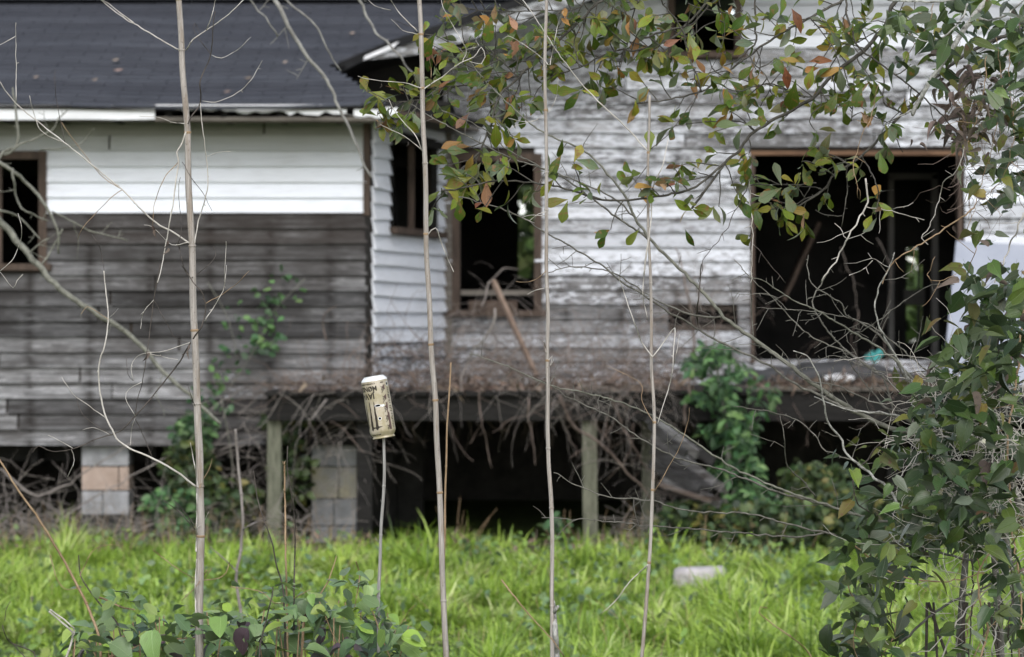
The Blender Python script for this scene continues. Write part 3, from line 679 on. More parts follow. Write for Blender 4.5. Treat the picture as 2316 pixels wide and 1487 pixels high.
def px_line(pts, Y, dY=0.0, w0=3, w1=1.5, step=12, wob=0.0, yn=.10, wf=.5):
    """photo-traced line at a depth that runs from Y to Y+dY; returns world points and radii"""
    P = [Vector((x, y, 0)) for x, y in pts]; Q = smooth_line(P, step); n = len(Q); out = []; rad = []
    sd_ = random.uniform(0, 99)
    for i, q in enumerate(Q):
        t = i/max(1, n-1); yy = Y+dY*t+yn*mnoise.noise(Vector((t*3, sd_, 0)))
        wx = wob*mnoise.noise(Vector((i*wf, sd_, 1))); wy = wob*mnoise.noise(Vector((i*wf, sd_, 7)))
        out.append(W(q.x+wx, q.y+wy, yy)); rad.append((w0+(w1-w0)*t)/2/FPX*yy)
    return out, rad
def conv(s, ox, oy, pts): return [(ox+x/s, oy+y/s) for x, y in pts]
C1 = lambda *p: conv(2.316, 0, 0, p)
C2 = lambda *p: conv(2.316, 700, 0, p)
C3 = lambda *p: conv(2.3235, 1500, 0, p)
C4 = lambda *p: conv(2.2878, 0, 600, p)
C5 = lambda *p: conv(2.2878, 700, 600, p)
C6 = lambda *p: conv(2.2875, 1450, 600, p)
C7 = lambda *p: conv(2.1055, 0, 1000, p)
C8 = lambda *p: conv(1.9046, 1100, 1000, p)

# ================================================================= canes in the foreground
def cane(pts, Y, w0, w1, nodes, label, mat='cane', name='dead_cane', cat='dead stalk', group='dead canes standing before the house', ground=True):
    P, rad = px_line(pts, Y, 0, w0, w1, 14, 3.5, 0.0, .11)
    base = P[-1].copy(); bx = base.x
    if ground:   # carry on to the soil below the frame
        n = 6
        for k in range(1, n+1): P.append(Vector((bx+(P[-1].x-P[-2].x)*.3, Y, base.z*(1-k/n)-(.02 if k == n else 0)))); rad.append(rad[-1]*1.03)
    root = empty(name, (P[-1].x, Y, 0), label, cat, group)
    m = MB(); m.tube(P, rad, 10); m.build('stalk', M[mat], root, smooth=True)
    zs = [ZW(y, Y) for y in nodes]
    for z in zs:
        i = min(range(len(P)-1), key=lambda j: abs(P[j].z-z)); t = (P[i+1]-P[max(0, i-1)]).normalized(); r = rad[i]
        c = P[i]; m = MB(); m.tube([c-t*.003, c-t*.0015, c+t*.0005, c+t*.003], [r*1.03, r*1.24, r*1.16, r*1.02], 10, False); m.build('node_ring', M['twig_tan'] if random.random() < .4 else M[mat], root, smooth=True)
    return root
def twigs(root, lst, Y, name='tendril'):
    for it in lst:
        pts, w, mt = it[0], it[1], it[2]
        P, rad = px_line(pts, Y, random.uniform(-.06, .06), w, max(1.1, w*.55), 9, 1.6)
        m = MB(); m.tube(P, rad, 5)
        for k in range(3, len(P)-2, 6):     # little nodes
            if random.random() < .35: m.tube([P[k], P[k]+Vector((random.uniform(-1, 1), 0, random.uniform(-1, .6)))*.006*random.uniform(.6, 1.6)], [rad[k]*1.1, rad[k]*.5], 4)
        m.build(name, M[mt], root, smooth=True)
p_, d_, t_ = 'twig_pale', 'twig_dark', 'twig_tan'
s1 = cane([(403, -40), (405, 0), (412, 115), (422, 300), (433, 540), (440, 760), (447, 915), (452, 1060), (453, 1200), (451, 1395), (452, 1500)], 7.5, 13, 19, (2, 115, 300, 550, 745, 915, 1100, 1210), 'thickest dry cane with many curling tendrils on the left')
twigs(s1, [(C1((940, 262), (860, 220), (720, 135), (640, 90), (515, -10)), 3.4, p_), (C1((700, 120), (620, 60), (530, -5)), 3, p_), (C1((975, 262), (1010, 210), (1080, 160), (1180, 90), (1285, -8)), 3.2, p_),
 (C1((1080, 160), (1110, 80), (1130, -5)), 2.2, p_), (C1((985, 650), (1010, 600), (1050, 540), (1050, 420), (1090, 330), (1110, 250), (1115, 150), (1125, 60)), 3.4, d_),
 (C1((1105, 285), (1040, 200), (1010, 150), (1020, 120), (1050, 180)), 1.8, d_), (C1((1110, 290), (1160, 305), (1240, 265), (1280, 230), (1315, 195)), 2, p_), (C1((1060, 530), (1130, 535), (1220, 500), (1300, 440), (1350, 360), (1372, 320)), 1.9, p_),
 (C1((1020, 1275), (1035, 1180), (1060, 1090), (1085, 1000), (1088, 900), (1075, 780), (1055, 620), (1050, 540)), 3, p_),
 (C1((990, 1275), (910, 1220), (820, 1170), (740, 1100), (640, 995), (500, 880), (340, 750), (200, 640), (80, 540), (-10, 420)), 4, p_),
 (C1((85, 540), (85, 380), (82, 200), (84, 120)), 2.2, p_), (C1((82, 190), (40, 215), (-5, 238)), 2.2, p_), (C1((340, 750), (310, 600), (290, 480), (288, 365)), 1.8, d_), (C1((340, 750), (230, 700), (185, 620), (155, 500)), 2.4, p_),
 (C1((640, 995), (540, 930), (480, 860), (390, 740), (320, 640)), 1.8, t_), (C1((640, 995), (590, 1030), (500, 1120), (430, 1200), (405, 1255)), 1.7, t_), (C1((965, 650), (900, 640), (830, 615), (730, 610)), 2, p_),
 (C1((975, 690), (950, 760), (925, 800), (935, 850), (920, 960), (900, 1100), (870, 1270), (850, 1380), (825, 1480)), 4, p_), (C1((935, 850), (870, 920), (830, 1010), (805, 1090), (800, 1180)), 2, t_),
 (C1((955, 850), (1000, 930), (1060, 1010), (1110, 1105)), 1.6, d_), (C1((1080, 820), (1150, 800), (1210, 795)), 1.6, p_), (C1((-5, 1425), (60, 1370), (90, 1310), (115, 1220), (95, 1120)), 2, p_), (C1((550, 1480), (540, 1380), (520, 1290), (480, 1230)), 1.3, d_),
 (C1((820, 1170), (760, 1120), (700, 1060)), 1.8, p_), (C1((930, 1285), (950, 1200), (935, 1000), (945, 930)), 1.6, d_), (C1((935, 1285), (960, 1390), (1000, 1460)), 2.2, d_), (C1((1185, 1265), (1180, 1400), (1175, 1480)), 1.3, p_),
 (C1((1000, 1460), (1080, 1400), (1130, 1340), (1115, 1290)), 1.8, d_), (C1((990, 1270), (920, 1285), (880, 1270), (800, 1190), (755, 1180)), 2, p_), (C1((120, 1440), (90, 1470), (70, 1510), (0, 1425)), 1.6, p_),
 (C4((1020, 1150), (900, 1060), (790, 1000), (640, 930), (590, 870), (535, 750), (512, 600), (515, 500), (545, 400), (560, 270), (545, 130), (535, 30)), 5, p_),
 (C4((985, 400), (930, 500), (860, 590), (780, 690), (700, 780), (620, 860), (500, 900), (380, 950), (270, 965), (200, 935), (168, 970)), 3.6, d_), (C4((830, 0), (795, 180), (780, 300), (760, 450), (735, 610), (710, 700), (700, 790), (730, 850), (790, 1000)), 2.5, d_),
 (C4((795, 180), (745, 240), (725, 330)), 1.6, p_), (C4((800, 185), (850, 280), (910, 380), (975, 400)), 1.5, d_), (C4((985, 400), (850, 445), (760, 455), (700, 480), (678, 540), (690, 600)), 2.1, p_), (C4((760, 455), (850, 475), (920, 490)), 2, p_),
 (C4((735, 605), (670, 640), (650, 690), (700, 780)), 1.6, p_), (C4((545, 790), (450, 720), (380, 670), (320, 580)), 2, p_), (C4((580, 880), (480, 820), (420, 760), (395, 680)), 1.8, d_), (C4((580, 880), (480, 840), (425, 855)), 1.4, p_), (C4((380, 950), (310, 910), (250, 880)), 1.9, p_),
 (C4((370, 955), (385, 1010), (350, 1095)), 1.4, p_), (C4((560, 275), (590, 250), (612, 225)), 1.6, p_), (C4((560, 280), (500, 240), (450, 215), (418, 250)), 1.7, t_), (C4((1060, 290), (1140, 160), (1160, 110), (1172, 0)), 2.2, p_),
 (C4((1000, 380), (1040, 320), (1065, 230), (1050, 150), (1000, 90), (940, 0)), 3.6, d_), (C4((1060, 200), (1150, 150), (1230, 90), (1290, 30)), 1.7, t_), (C4((1025, 1150), (1000, 1000), (985, 920)), 3, p_), (C4((1030, 1150), (1080, 1060), (1100, 1000)), 1.8, t_),
 (C4((1010, 1370), (930, 1280), (840, 1215)), 2.6, d_), (C4((1010, 1350), (940, 1260), (900, 1215)), 2.6, d_), (C4((1020, 1360), (1060, 1320), (1078, 1275)), 2, p_), (C4((1015, 1480), (1018, 1300), (1018, 1180)), 4, 'twig_pale'),
 (C4((1010, 730), (990, 680), (970, 620)), 1.7, d_), (C4((700, 790), (680, 850), (675, 930)), 1.3, p_), (C4((690, 600), (660, 560), (655, 480)), 1.2, d_), (C7((935, 850), (930, 740), (932, 640), (935, 560)), 4, p_), (C7((985, 610), (960, 650), (925, 700), (865, 755)), 2.4, t_)], 7.47)
# a curled scrap of dead leaf on the cane and on the vine joint
fol = Foliage(s1)
for (x, y) in ((427, 795), (425, 780), (347, 510), (352, 520), (333, 795), (330, 800), (380, 560), (378, 545)): fol.leaf('dead', W(x, y, 7.45), (random.uniform(-.4, .4), 0, -1), rv(), .022)
fol.finish()
s2 = cane([(946, -30), (953, 80), (955, 200), (960, 370), (965, 530), (975, 780), (985, 905), (993, 1115), (1003, 1360), (1008, 1500)], 7.55, 10.5, 13.5, (78, 200, 365, 532, 778, 905, 1115, 1365), 'straight tan cane just right of the drinks can')
twigs(s2, [(C2((565, 165), (500, 100), (450, 40), (420, -8)), 2.8, p_), (C2((565, 180), (490, 160), (430, 100)), 2, p_), (C2((570, 150), (500, 130), (440, 105)), 1.6, d_), (C2((585, 465), (500, 435), (380, 425), (300, 415), (255, 400)), 2.4, p_),
 (C2((600, 465), (700, 400), (790, 330), (860, 300), (900, 250), (920, 300), (900, 335), (840, 325)), 3, p_), (C2((590, 790), (560, 720), (500, 650), (450, 590), (415, 520)), 2.6, p_), (C2((590, 790), (520, 730), (450, 690), (370, 655)), 2.2, p_), (C2((630, 465), (640, 380), (630, 310)), 1.7, t_),
 (C2((620, 1230), (660, 1195), (690, 1270), (730, 1370), (755, 1425)), 2.8, p_), (C2((380, 45), (430, 55), (340, 30), (300, -5)), 1.6, p_), (C2((800, 330), (820, 260), (760, 150), (700, 40), (690, -5)), 2.2, p_), (C2((820, 265), (890, 240), (870, 210)), 1.4, p_)], 7.5)
for q in ((300, 425), (375, 440), (475, 450), (430, 700), (515, 745), (505, 640)):
    x, y = conv(2.316, 700, 0, [q])[0]; m = MB(); m.tube([W(x, y, 7.5), W(x+2, y+5, 7.5), W(x-3, y+9, 7.5)], [.0012, .0009, .0006], 4); m.build('bud', M['twig_dark'], s2)
s2b = cane([(1020, 820), (1014, 930), (1010, 1000), (1006, 1180), (1003, 1270), (1006, 1500)], 7.7, 3.5, 6, (1050, 930, 1170), 'thin dark weathered stem close beside the straight tan cane', 'twig_tan', group=None)
s3 = cane([(1236, -30), (1234, 150), (1236, 390), (1236, 540), (1238, 800), (1240, 1015), (1246, 1150), (1251, 1370)], 7.5, 7.5, 10, (150, 255, 390, 480, 650, 810, 1015, 1150, 1375), 'slender pale cane second from the right with a woody foot', group='dead canes standing before the house')
m = MB(); P, rad = px_line([(1250, 1362), (1253, 1385), (1256, 1430), (1260, 1500)], 7.5, 0, 11, 15, 8, 1); P.append(Vector((P[-1].x, 7.5, 0))); rad.append(rad[-1]); m.tube(P, rad, 8); m.tube([W(1253, 1385, 7.5), W(1262, 1372, 7.48)], [.006, .004], 6); m.build('woody_foot', M['bark_pale'], s3, smooth=True)
twigs(s3, [(C2((1250, 340), (1200, 290), (1130, 240), (1040, 190), (1000, 230)), 2.2, p_), (C2((1260, 340), (1280, 240), (1300, 130), (1330, 60)), 2.4, p_), (C5((1225, 30), (1180, 70), (1120, 88), (1070, 85)), 2, t_), (C5((1215, 120), (1170, 130), (1128, 152)), 2.2, p_),
 (C5((1225, 450), (1215, 400), (1200, 390)), 4, 'cane'), (C5((1235, 490), (1255, 470), (1250, 520), (1265, 480)), 2, p_), (C5((1225, 610), (1160, 575), (1150, 545)), 1.8, d_), (C2((1240, 1130), (1150, 1130), (1115, 1140), (1180, 1170)), 2, p_), (C2((1245, 590), (1160, 640), (1040, 620)), 1.5, p_), (C2((1250, 590), (1290, 520), (1305, 410)), 1.5, p_),
 (C2((1240, 1110), (1200, 1120), (1150, 1160)), 1.8, p_), (C2((1232, 620), (1130, 645), (1040, 680), (1050, 715)), 1.4, p_), (C8((65, 595), (180, 740), (290, 860), (335, 925)), 4.2, t_)], 7.47)
s4 = cane([(1470, 215), (1469, 270), (1466, 345), (1467, 515), (1472, 640), (1475, 805), (1480, 957), (1474, 1180), (1464, 1330), (1450, 1500)], 7.6, 6, 9, (345, 515, 645, 805, 957, 1110, 1275), 'slender pale cane furthest right that ends in a broken tip')
twigs(s4, [(C2((1770, 790), (1640, 650), (1500, 520), (1400, 410), (1290, 260), (1180, 90), (1110, -8)), 3.4, p_), (C2((1750, 1440), (1770, 1300), (1790, 1130), (1800, 980), (1850, 870), (1880, 730)), 4, p_), (C2((1790, 780), (1900, 680), (2050, 460), (2160, 240), (2170, 100), (2110, -5)), 2, d_),
 (C5((1775, 475), (1720, 400), (1690, 320), (1650, 210), (1600, 60)), 3, p_), (C5((1775, 475), (1840, 390), (1890, 325), (1885, 420), (1870, 590), (1800, 820)), 2.8, p_), (C5((1785, 1175), (1850, 1060), (1920, 930), (1960, 800), (1965, 740)), 2, t_), (C5((1735, 0), (1725, 150), (1750, 285)), 2.6, p_),
 (C5((1780, 820), (1720, 700), (1710, 610), (1540, 520)), 1.6, t_), (C5((1870, 590), (1900, 450), (1915, 360)), 1.6, p_), (C8((695, 530), (620, 600), (560, 680), (495, 740)), 3, p_), (C2((1770, 870), (1700, 960), (1650, 1010)), 2, d_)], 7.57)
# the stalk that carries the can
s5 = cane([(868, 975), (868, 1100), (862, 1210), (858, 1290), (856, 1340), (854, 1500)], 7.5, 6.5, 8.5, (1100, 1213, 1345), 'thin grey stalk that pokes up into the drinks can', 'cane_grey', group=None)
twigs(s5, [(C7((1820, 290), (1812, 275)), 1.6, 'cane_grey'), (C7((1803, 480), (1785, 455)), 1.6, 'cane_grey'), (C7((1800, 770), (1806, 760)), 1.4, 'cane_grey')], 7.5, 'bud')

# ---------------------------------------------------------------- the drinks can, upside down on its stalk
def can():
    Rr, H = .0330, .157; Yc = 7.5
    top, bot = W(845, 851, Yc), W(868.5, 990, Yc)
    root = empty('drinks_can', bot, 'upside-down tan drinks can with black claw marks and holes, stuck on a stalk', 'can')
    # local frame: can stands upright (lid end up) then is turned over: local +z points from base (white) to lid
    ez = (bot-top).normalized(); ey = Vector((0, 1, 0)); ey = (ey-ez*ey.dot(ez)).normalized(); ex = ey.cross(ez)   # ex: to the right when upright, seen from camera
    def pt(ang, v, r):   # ang 0 faces the camera, + to upright right
        return top+ex*(math.sin(ang)*r)-ey*(math.cos(ang)*r)+ez*v
    def dent(ang, v, r):
        return r*(1+.034*mnoise.noise(Vector((math.cos(ang)*1.5, math.sin(ang)*1.5, v*30))))
    k = N('printed_can_skin'); g = k.n('NewGeometry').outputs['Position']
    f = k.noise(k.pos((300, 300, 60)), 1, 5); f2 = k.noise(k.pos(), 30, 4)
    col = k.mix(k.ramp(f2, (.4, 0.0), (.6, 1.0)), (.36, .31, .19), (.52, .455, .36)); col = k.mix(k.math('MULTIPLY', k.ramp(f, (.55, 0.0), (.75, 1.0)), .45), col, (.25, .20, .12))
    skin = k.done(k.principled(col, .42, f, .0002, .5, .15))
    k = N('bare_white_metal'); alu = k.done(k.principled((.82, .82, .82), .45, None, 0, .5, .15))
    k = N('dark_can_ink'); fi = k.noise(k.pos(), 160, 3); ink = k.done(k.principled(k.mix(fi, (.022, .018, .014), (.05, .04, .028)), .5))
    k = N('brown_can_ink'); brown = k.done(k.principled((.11, .07, .06), .5))
    k = N('can_hole_dark'); hole = k.done(k.principled((.004, .004, .004), .9))
    prof = [(0, .0250), (.0006, .0240), (.004, .0275), (.0085, .0315), (.0115, .0330), (.03, .0330), (.06, .0330), (.09, .0330), (.12, .0330), (.139, .0330), (.1415, .0326), (.151, .0272), (.1535, .0268), (.1548, .0282), (.157, .0282), (.157, .0262), (.153, .0255)]
    def lathe(pr, nm, mt):
        rows = [[pt(a, v, dent(a, v, r)) for a in np.linspace(0, 2*math.pi, 65)] for v, r in pr]; return grid_mesh(nm, [[tuple(p) for p in r] for r in rows], mt, root)
    lathe([(.003, .0)]+[(.0035, .012), (.0008, .020)]+prof[:5]+[(.0118, .0330)], 'base', alu)
    vs_ = [(.0118, .0330), (.02, .0330), (.035, .0330), (.05, .0330), (.07, .0330), (.09, .0330), (.11, .0330), (.125, .0330)]+prof[9:12]
    lathe(vs_, 'body', skin); lathe(prof[11:]+[(.153, .0)], 'rim', k.m if False else skin)
    eps = .00035
    def decal(polys, nm, mt, e=eps):     # polys in (arc metres, v) ; dense enough to follow the curve
        m = MB()
        for poly in polys:
            pts = [(x, y) for x, y in poly]; m.add([pt(x/Rr, y, dent(x/Rr, y, Rr if y < .1395 else Rr-(y-.1395)*.5)+e) for x, y in pts], [tuple(range(len(pts)))])
        return m.build(nm, mt, root)
    def text(body, size, x, v, nm, mt, align='LEFT', sx=1.0, shear=0):
        cu = bpy.data.curves.new('text', 'FONT'); cu.body = body; cu.size = size; cu.align_x = align; cu.shear = shear; cu.offset = size*.04; cu.resolution_u = 3
        to = bpy.data.objects.new('text', cu); COL.objects.link(to); dg = bpy.context.evaluated_depsgraph_get(); me = to.evaluated_get(dg).to_mesh()
        v3 = [(p.co.x*sx+x, p.co.y+v) for p in me.vertices]; fs = [tuple(p.vertices) for p in me.polygons]
        to.to_mesh_clear() if False else None
        m = MB(); m.add([pt(a/Rr, b, dent(a/Rr, b, Rr if b < .1395 else Rr-(b-.1395)*.5)+eps) for a, b in v3], fs); o = m.build(nm, mt, root)
        bpy.data.objects.remove(to, do_unlink=True); return o
    D = lambda deg: R(deg)*Rr
    # upright frame: photo-right = upright-left
    text('COFFEE+CREAM', .0050, D(-3), .0165, 'lettering', ink, sx=1.25)
    text('MØNSTER', .0165, D(-8), .0250, 'lettering', ink, sx=.92)
    text('JAVA', .0195, D(8), .0425, 'lettering', ink, sx=.92)
    text('MEAN BEAN', .0052, D(8), .1445, 'lettering', ink, sx=1.1)
    def claw(cx, v0, v1, w, lean, hook):
        n = 15; a = []; b = []
        for i in range(n):
            t = i/(n-1); v = v0+(v1-v0)*t; c = cx+lean*t; ww = w*1.25*(.14+.86*t**.8); j = random.uniform(-.0006, .0006); a.append((c-ww/2+j, v)); b.append((c+ww/2+random.uniform(-.0006, .0006), v))
        quads = [[a[i], b[i], b[i+1], a[i+1]] for i in range(n-1)]
        e = a[-1]; f_ = b[-1]; quads.append([e, f_, (f_[0]+.002, v1+.001), ((e[0]+f_[0])/2, v1+.006)])
        if hook: quads.append([(e[0], v1-.004), (e[0]-.011, v1-.0035), (e[0]-.006, v1-.001), e])
        return quads
    decal(claw(D(16), .063, .130, .0062, .0010, True), 'claw_mark', ink); decal(claw(D(38), .061, .131, .0060, .0022, True), 'claw_mark', ink); decal(claw(D(66), .068, .126, .0055, .0020, False), 'claw_mark', ink)
    # zigzag band
    q = []; z = []
    for i in range(5):
        v = .024+i*.0245; x = D(-35)
        z += [[(x-.0055, v), (x-.0055, v+.013), (x+.0035, v+.0065)]]
        q += [[(x-.004, v+.012), (x+.0055, v+.0215), (x+.0055, v+.0195), (x-.002, v+.012)], [(x-.004, v+.012), (x+.0055, v+.003), (x+.0055, v+.0045), (x-.002, v+.012)],
              [(x-.0005, v+.012), (x+.0045, v+.0165), (x+.0045, v+.015), (x+.001, v+.012)], [(x-.0005, v+.012), (x+.0045, v+.0075), (x+.0045, v+.009), (x+.001, v+.012)], [(x+.0022, v+.012), (x+.0048, v+.0138), (x+.0048, v+.0102)]]
    decal([[(D(-48), .0245), (D(-37.5), .0245), (D(-37.5), .138), (D(-48), .138)]], 'brown_band', brown, .0002)
    decal(z, 'zigzag', brown, .0004); decal(q, 'zigzag', ink, .0006)
    lines = []
    for i in range(26):
        v = .030+i*.0041
        if random.random() < .15: continue
        wd = random.uniform(.5, 1); lines.append([(D(-70), v), (D(-70)+D(18)*wd*.5, v), (D(-70)+D(18)*wd, v), (D(-70)+D(18)*wd, v+.0016), (D(-70)+D(18)*wd*.5, v+.0016), (D(-70), v+.0016)])
    decal(lines, 'small_print', ink); text('H', .009, D(-66), .052, 'lettering', ink)
    text('DIM', .005, D(-42), .0165, 'lettering', ink)
    # holes with torn bright lips
    def hole_at(deg, v, rx, ry, e=.0008):
        x = D(deg); decal([[(x+rx*1.35*math.cos(a)*(1+random.uniform(-.15, .15)), v+ry*1.4*math.sin(a)) for a in np.linspace(0, 2*math.pi, 12)[:-1]]], 'torn_lip', alu, e*.8)
        decal([[(x+rx*math.cos(a), v+ry*math.sin(a)) for a in np.linspace(0, 2*math.pi, 12)[:-1]]], 'puncture', hole, e)
    hole_at(1, .0745, .0068, .0026); hole_at(1, .1072, .0030, .0032); hole_at(-62, .0235, .003, .0042)
    decal([[(D(-9)-.000, .0735), (D(-9)-.011, .0735), (D(-9)-.012, .0775), (D(-9)-.004, .0790)]], 'torn_lip', alu, .0007)
can()

# ================================================================= loose stems in the foreground
def stem(label, lst, Y, mt, name='dry_stem', cat='dry stem', root_at=None):
    first = lst[0][0]; b = first[-1]; base = W(b[0], b[1], Y)
    root = empty(name, (base.x, Y, max(0, min(base.z, 0.0))), label, cat)
    for i, (pts, w0, w1) in enumerate(lst):
        P, rad = px_line(pts, Y, 0, w0, w1, 10, 1.5)
        if i == 0: P.append(Vector((P[-1].x, Y, 0))); rad.append(rad[-1])
        m = MB(); m.tube(P, rad, 6)
        for k in range(2, len(P)-2, 4):
            if random.random() < .6: m.tube([P[k]-(P[k+1]-P[k])*.1, P[k]+(P[k+1]-P[k])*.15], [rad[k]*1.5, rad[k]*1.4], 5)
        m.build('twig' if i else 'stem', M[mt], root, smooth=True)
    return root
stem('orange-brown shoot slanting in from the left edge over the grass', [(C7((-10, 70), (80, 220), (180, 360), (290, 540), (360, 670), (420, 790), (470, 925), (480, 1050)), 4, 7)], 7.6, 't' and 'twig_tan')
stem('dark crooked stem slanting up left of the paired stems', [(C7((1205, 130), (1225, 270), (1260, 380), (1295, 480), (1320, 600), (1350, 720), (1360, 1050)), 2.2, 5), (C7((1265, 375), (1248, 370)), 2.5, 2), (C7((1200, 160), (1205, 128)), 2, 2)], 7.6, 'twig_dark')
stem('brown stem with a frayed pale tip among the grass', [(C7((1355, 95), (1358, 350), (1362, 620), (1368, 860), (1370, 1050)), 4, 5), (C7((1352, 110), (1345, 92)), 2, 1), (C7((1357, 108), (1362, 88)), 2, 1), (C7((1358, 240), (1350, 225)), 2.5, 1.5)], 7.6, 'twig_tan')
stem('tall brown stem standing right of the frayed one', [(C7((1370, 20), (1368, 130), (1385, 230), (1405, 400), (1400, 710), (1400, 1050)), 2.2, 4.4)], 7.65, 'twig_dark')
stem('short bent twig rising from the leaf clump toward the can stalk', [(C7((1602, 545), (1560, 670), (1505, 755), (1450, 830), (1430, 1050)), 2.2, 4)], 7.6, 'twig_tan')
stem('bleached forked twig low in the left corner', [(C7((235, 810), (330, 890), (345, 930), (305, 1060)), 4, 6), (C7((345, 930), (350, 885), (240, 800)), 3, 4)], 7.4, 'twig_pale')
stem('fine dark stems in the bottom left corner', [(C7((10, 870), (30, 930), (60, 960), (160, 1000), (170, 1060)), 2, 3), (C7((60, 960), (95, 1000), (130, 1040)), 2, 2), (C7((22, 850), (28, 800), (50, 760)), 1.5, 1.2)], 7.5, 'twig_dark')
stem('dark arched stem above the leaf clump', [(C7((375, 540), (385, 640), (450, 740), (500, 800), (560, 870), (600, 1060)), 2.5, 4.5)], 7.6, 'twig_dark')
stem('soft grey stalk between the thick cane and the paired stems', [(C7((1120, -60), (1148, 250), (1155, 400), (1140, 560), (1125, 640), (1150, 850), (1155, 1040)), 6, 8), (C7((1155, 420), (1200, 390), (1260, 370)), 4, 2), (C7((1130, 620), (1060, 550), (1000, 500)), 4, 2)], 11.5, 'dead_grey', 'dead_cane', 'dead stalk')
stem('thin dark grey stem sticking up out of the middle of the leaf clump', [(C7((1300, 690), (1290, 760), (1260, 880), (1240, 960), (1230, 1060)), 2.5, 4)], 7.3, 'twig_dark')
stem('hooked tan stem arching over the grass on the right', [(C8((1210, 715), (1180, 710), (1175, 735), (1240, 790), (1340, 860), (1390, 910), (1420, 960)), 2, 3.6)], 7.9, 'twig_tan')

# ================================================================= leaf clump at the bottom
cl_ = empty('honeysuckle_clump', (XW(600, 7.7), 7.7, 0), 'sprawling mound of round green vine leaves along the bottom left', 'vine clump')
fol = Foliage(cl_)
def clump_leaf(x, y, s, Y, kinds=('clump',)*12+('purple',)):
    p = W(x, y, Y); n = Vector((random.gauss(0, .38), -.28+random.gauss(0, .3), 1+random.gauss(0, .2))); d = Vector((random.gauss(0, 1), random.gauss(0, .5), random.gauss(-.25, .35)))
    fol.leaf(random.choice(kinds), p, d, n, s/900*Y/7.5)
def ctop(x):
    return np.interp(x, [130, 230, 300, 420, 500, 560, 650, 750, 850, 950, 1000], [1420, 1400, 1395, 1385, 1368, 1385, 1360, 1350, 1380, 1410, 1455])
for i in range(520):
    x = random.uniform(170, 950); t = ctop(x)+8+max(0, x-700)*.06; y = t+abs(random.gauss(0, 1))*60+random.uniform(0, 15)
    if y > 1580: y = random.uniform(1400, 1560)
    clump_leaf(x, max(y, t), random.choice((24, 30, 36, 42, 50, 58)), random.uniform(7.35, 8.1))
# trailing sprays
for (a, b, c_, d, n_, s_) in ((170, 1330, 420, 1400, 18, 34), (480, 1360, 690, 1330, 20, 30), (640, 1310, 760, 1400, 22, 34), (800, 1300, 870, 1400, 16, 32), (760, 1340, 960, 1440, 26, 36), (240, 1345, 300, 1345, 8, 34), (690, 1340, 740, 1390, 10, 44), (780, 1290, 830, 1330, 8, 34)):
    for k in range(n_):
        t = random.random(); clump_leaf(a+(c_-a)*t+random.gauss(0, 10), b+(d-b)*t+random.gauss(0, 12), s_*random.uniform(.7, 1.2), random.uniform(7.4, 7.8), ('clump',))
for (x, y, s_) in ((345, 1425, 70), (530, 1400, 66), (500, 1395, 60), (520, 1450, 62), (250, 1455, 60), (655, 1385, 54), (880, 1425, 48), (340, 1445, 55), (770, 1385, 50), (730, 1395, 58), (820, 1350, 44), (395, 1390, 52), (605, 1440, 56), (690, 1470, 64), (740, 1490, 60)): clump_leaf(x, y, s_, 7.35, ('clump',))
for (x, y) in ((770, 1465), (745, 1485), (790, 1480), (800, 1470)): clump_leaf(x, y, 46, 7.35, ('purple',))
fol.finish(295)
for i in range(70):      # stems down to the soil
    x = random.uniform(150, 980); y0 = ctop(x)+random.uniform(0, 60); Y = random.uniform(7.4, 8.1); a = W(x, y0, Y); b = Vector((a.x+random.gauss(0, .12), Y+random.gauss(0, .1), 0)); mid = (a+b)/2+rv(.05)
    m = MB(); m.tube(smooth_line([a, mid, b], .08), .0016, 4); m.build('vine_stem', M['twig_tan'], cl_)
for pts, w in ((C7((520, 1025), (620, 990), (700, 962), (830, 940), (960, 925), (1010, 880)), 5), (C7((470, 740), (520, 760), (590, 790), (640, 800)), 5), (C7((1100, 690), (1180, 700), (1250, 720), (1330, 770), (1480, 700)), 2.2), (C7((1850, 960), (1900, 880), (1950, 800), (1980, 775)), 2), (C7((1820, 1020), (1850, 960), (1880, 900), (1960, 880)), 2.5), (C7((730, 515), (800, 570), (870, 620), (960, 660), (1010, 600)), 2.2), (C7((960, 660), (1060, 640), (1100, 560)), 2.5), (C7((240, 540), (265, 640), (310, 700), (400, 690)), 2), (C7((380, 640), (440, 520), (520, 490), (570, 495)), 2), (C7((1695, 570), (1712, 630), (1705, 700), (1690, 790)), 2.6)):
    P, rad = px_line(pts, 7.6, 0, w, w*.6, 10, 2); m = MB(); m.tube(P, rad, 5); m.build('vine_stem', M['twig_tan'], cl_)
for i in range(500):     # unseen lower body of the mound, loose
    pass
lo = []
for i in range(500):
    x = random.uniform(-.95, -.1); y = random.uniform(7.4, 8.1); z = random.uniform(.03, .72)
    lo.append((random.choice(LV['clump']), Vector((x, y, z)), orient(rv(), Vector((0, -.4, 1))+rv(.4)), random.uniform(.03, .06)))
joined('leaves', lo, M['clump'], cl_, kind='stuff')

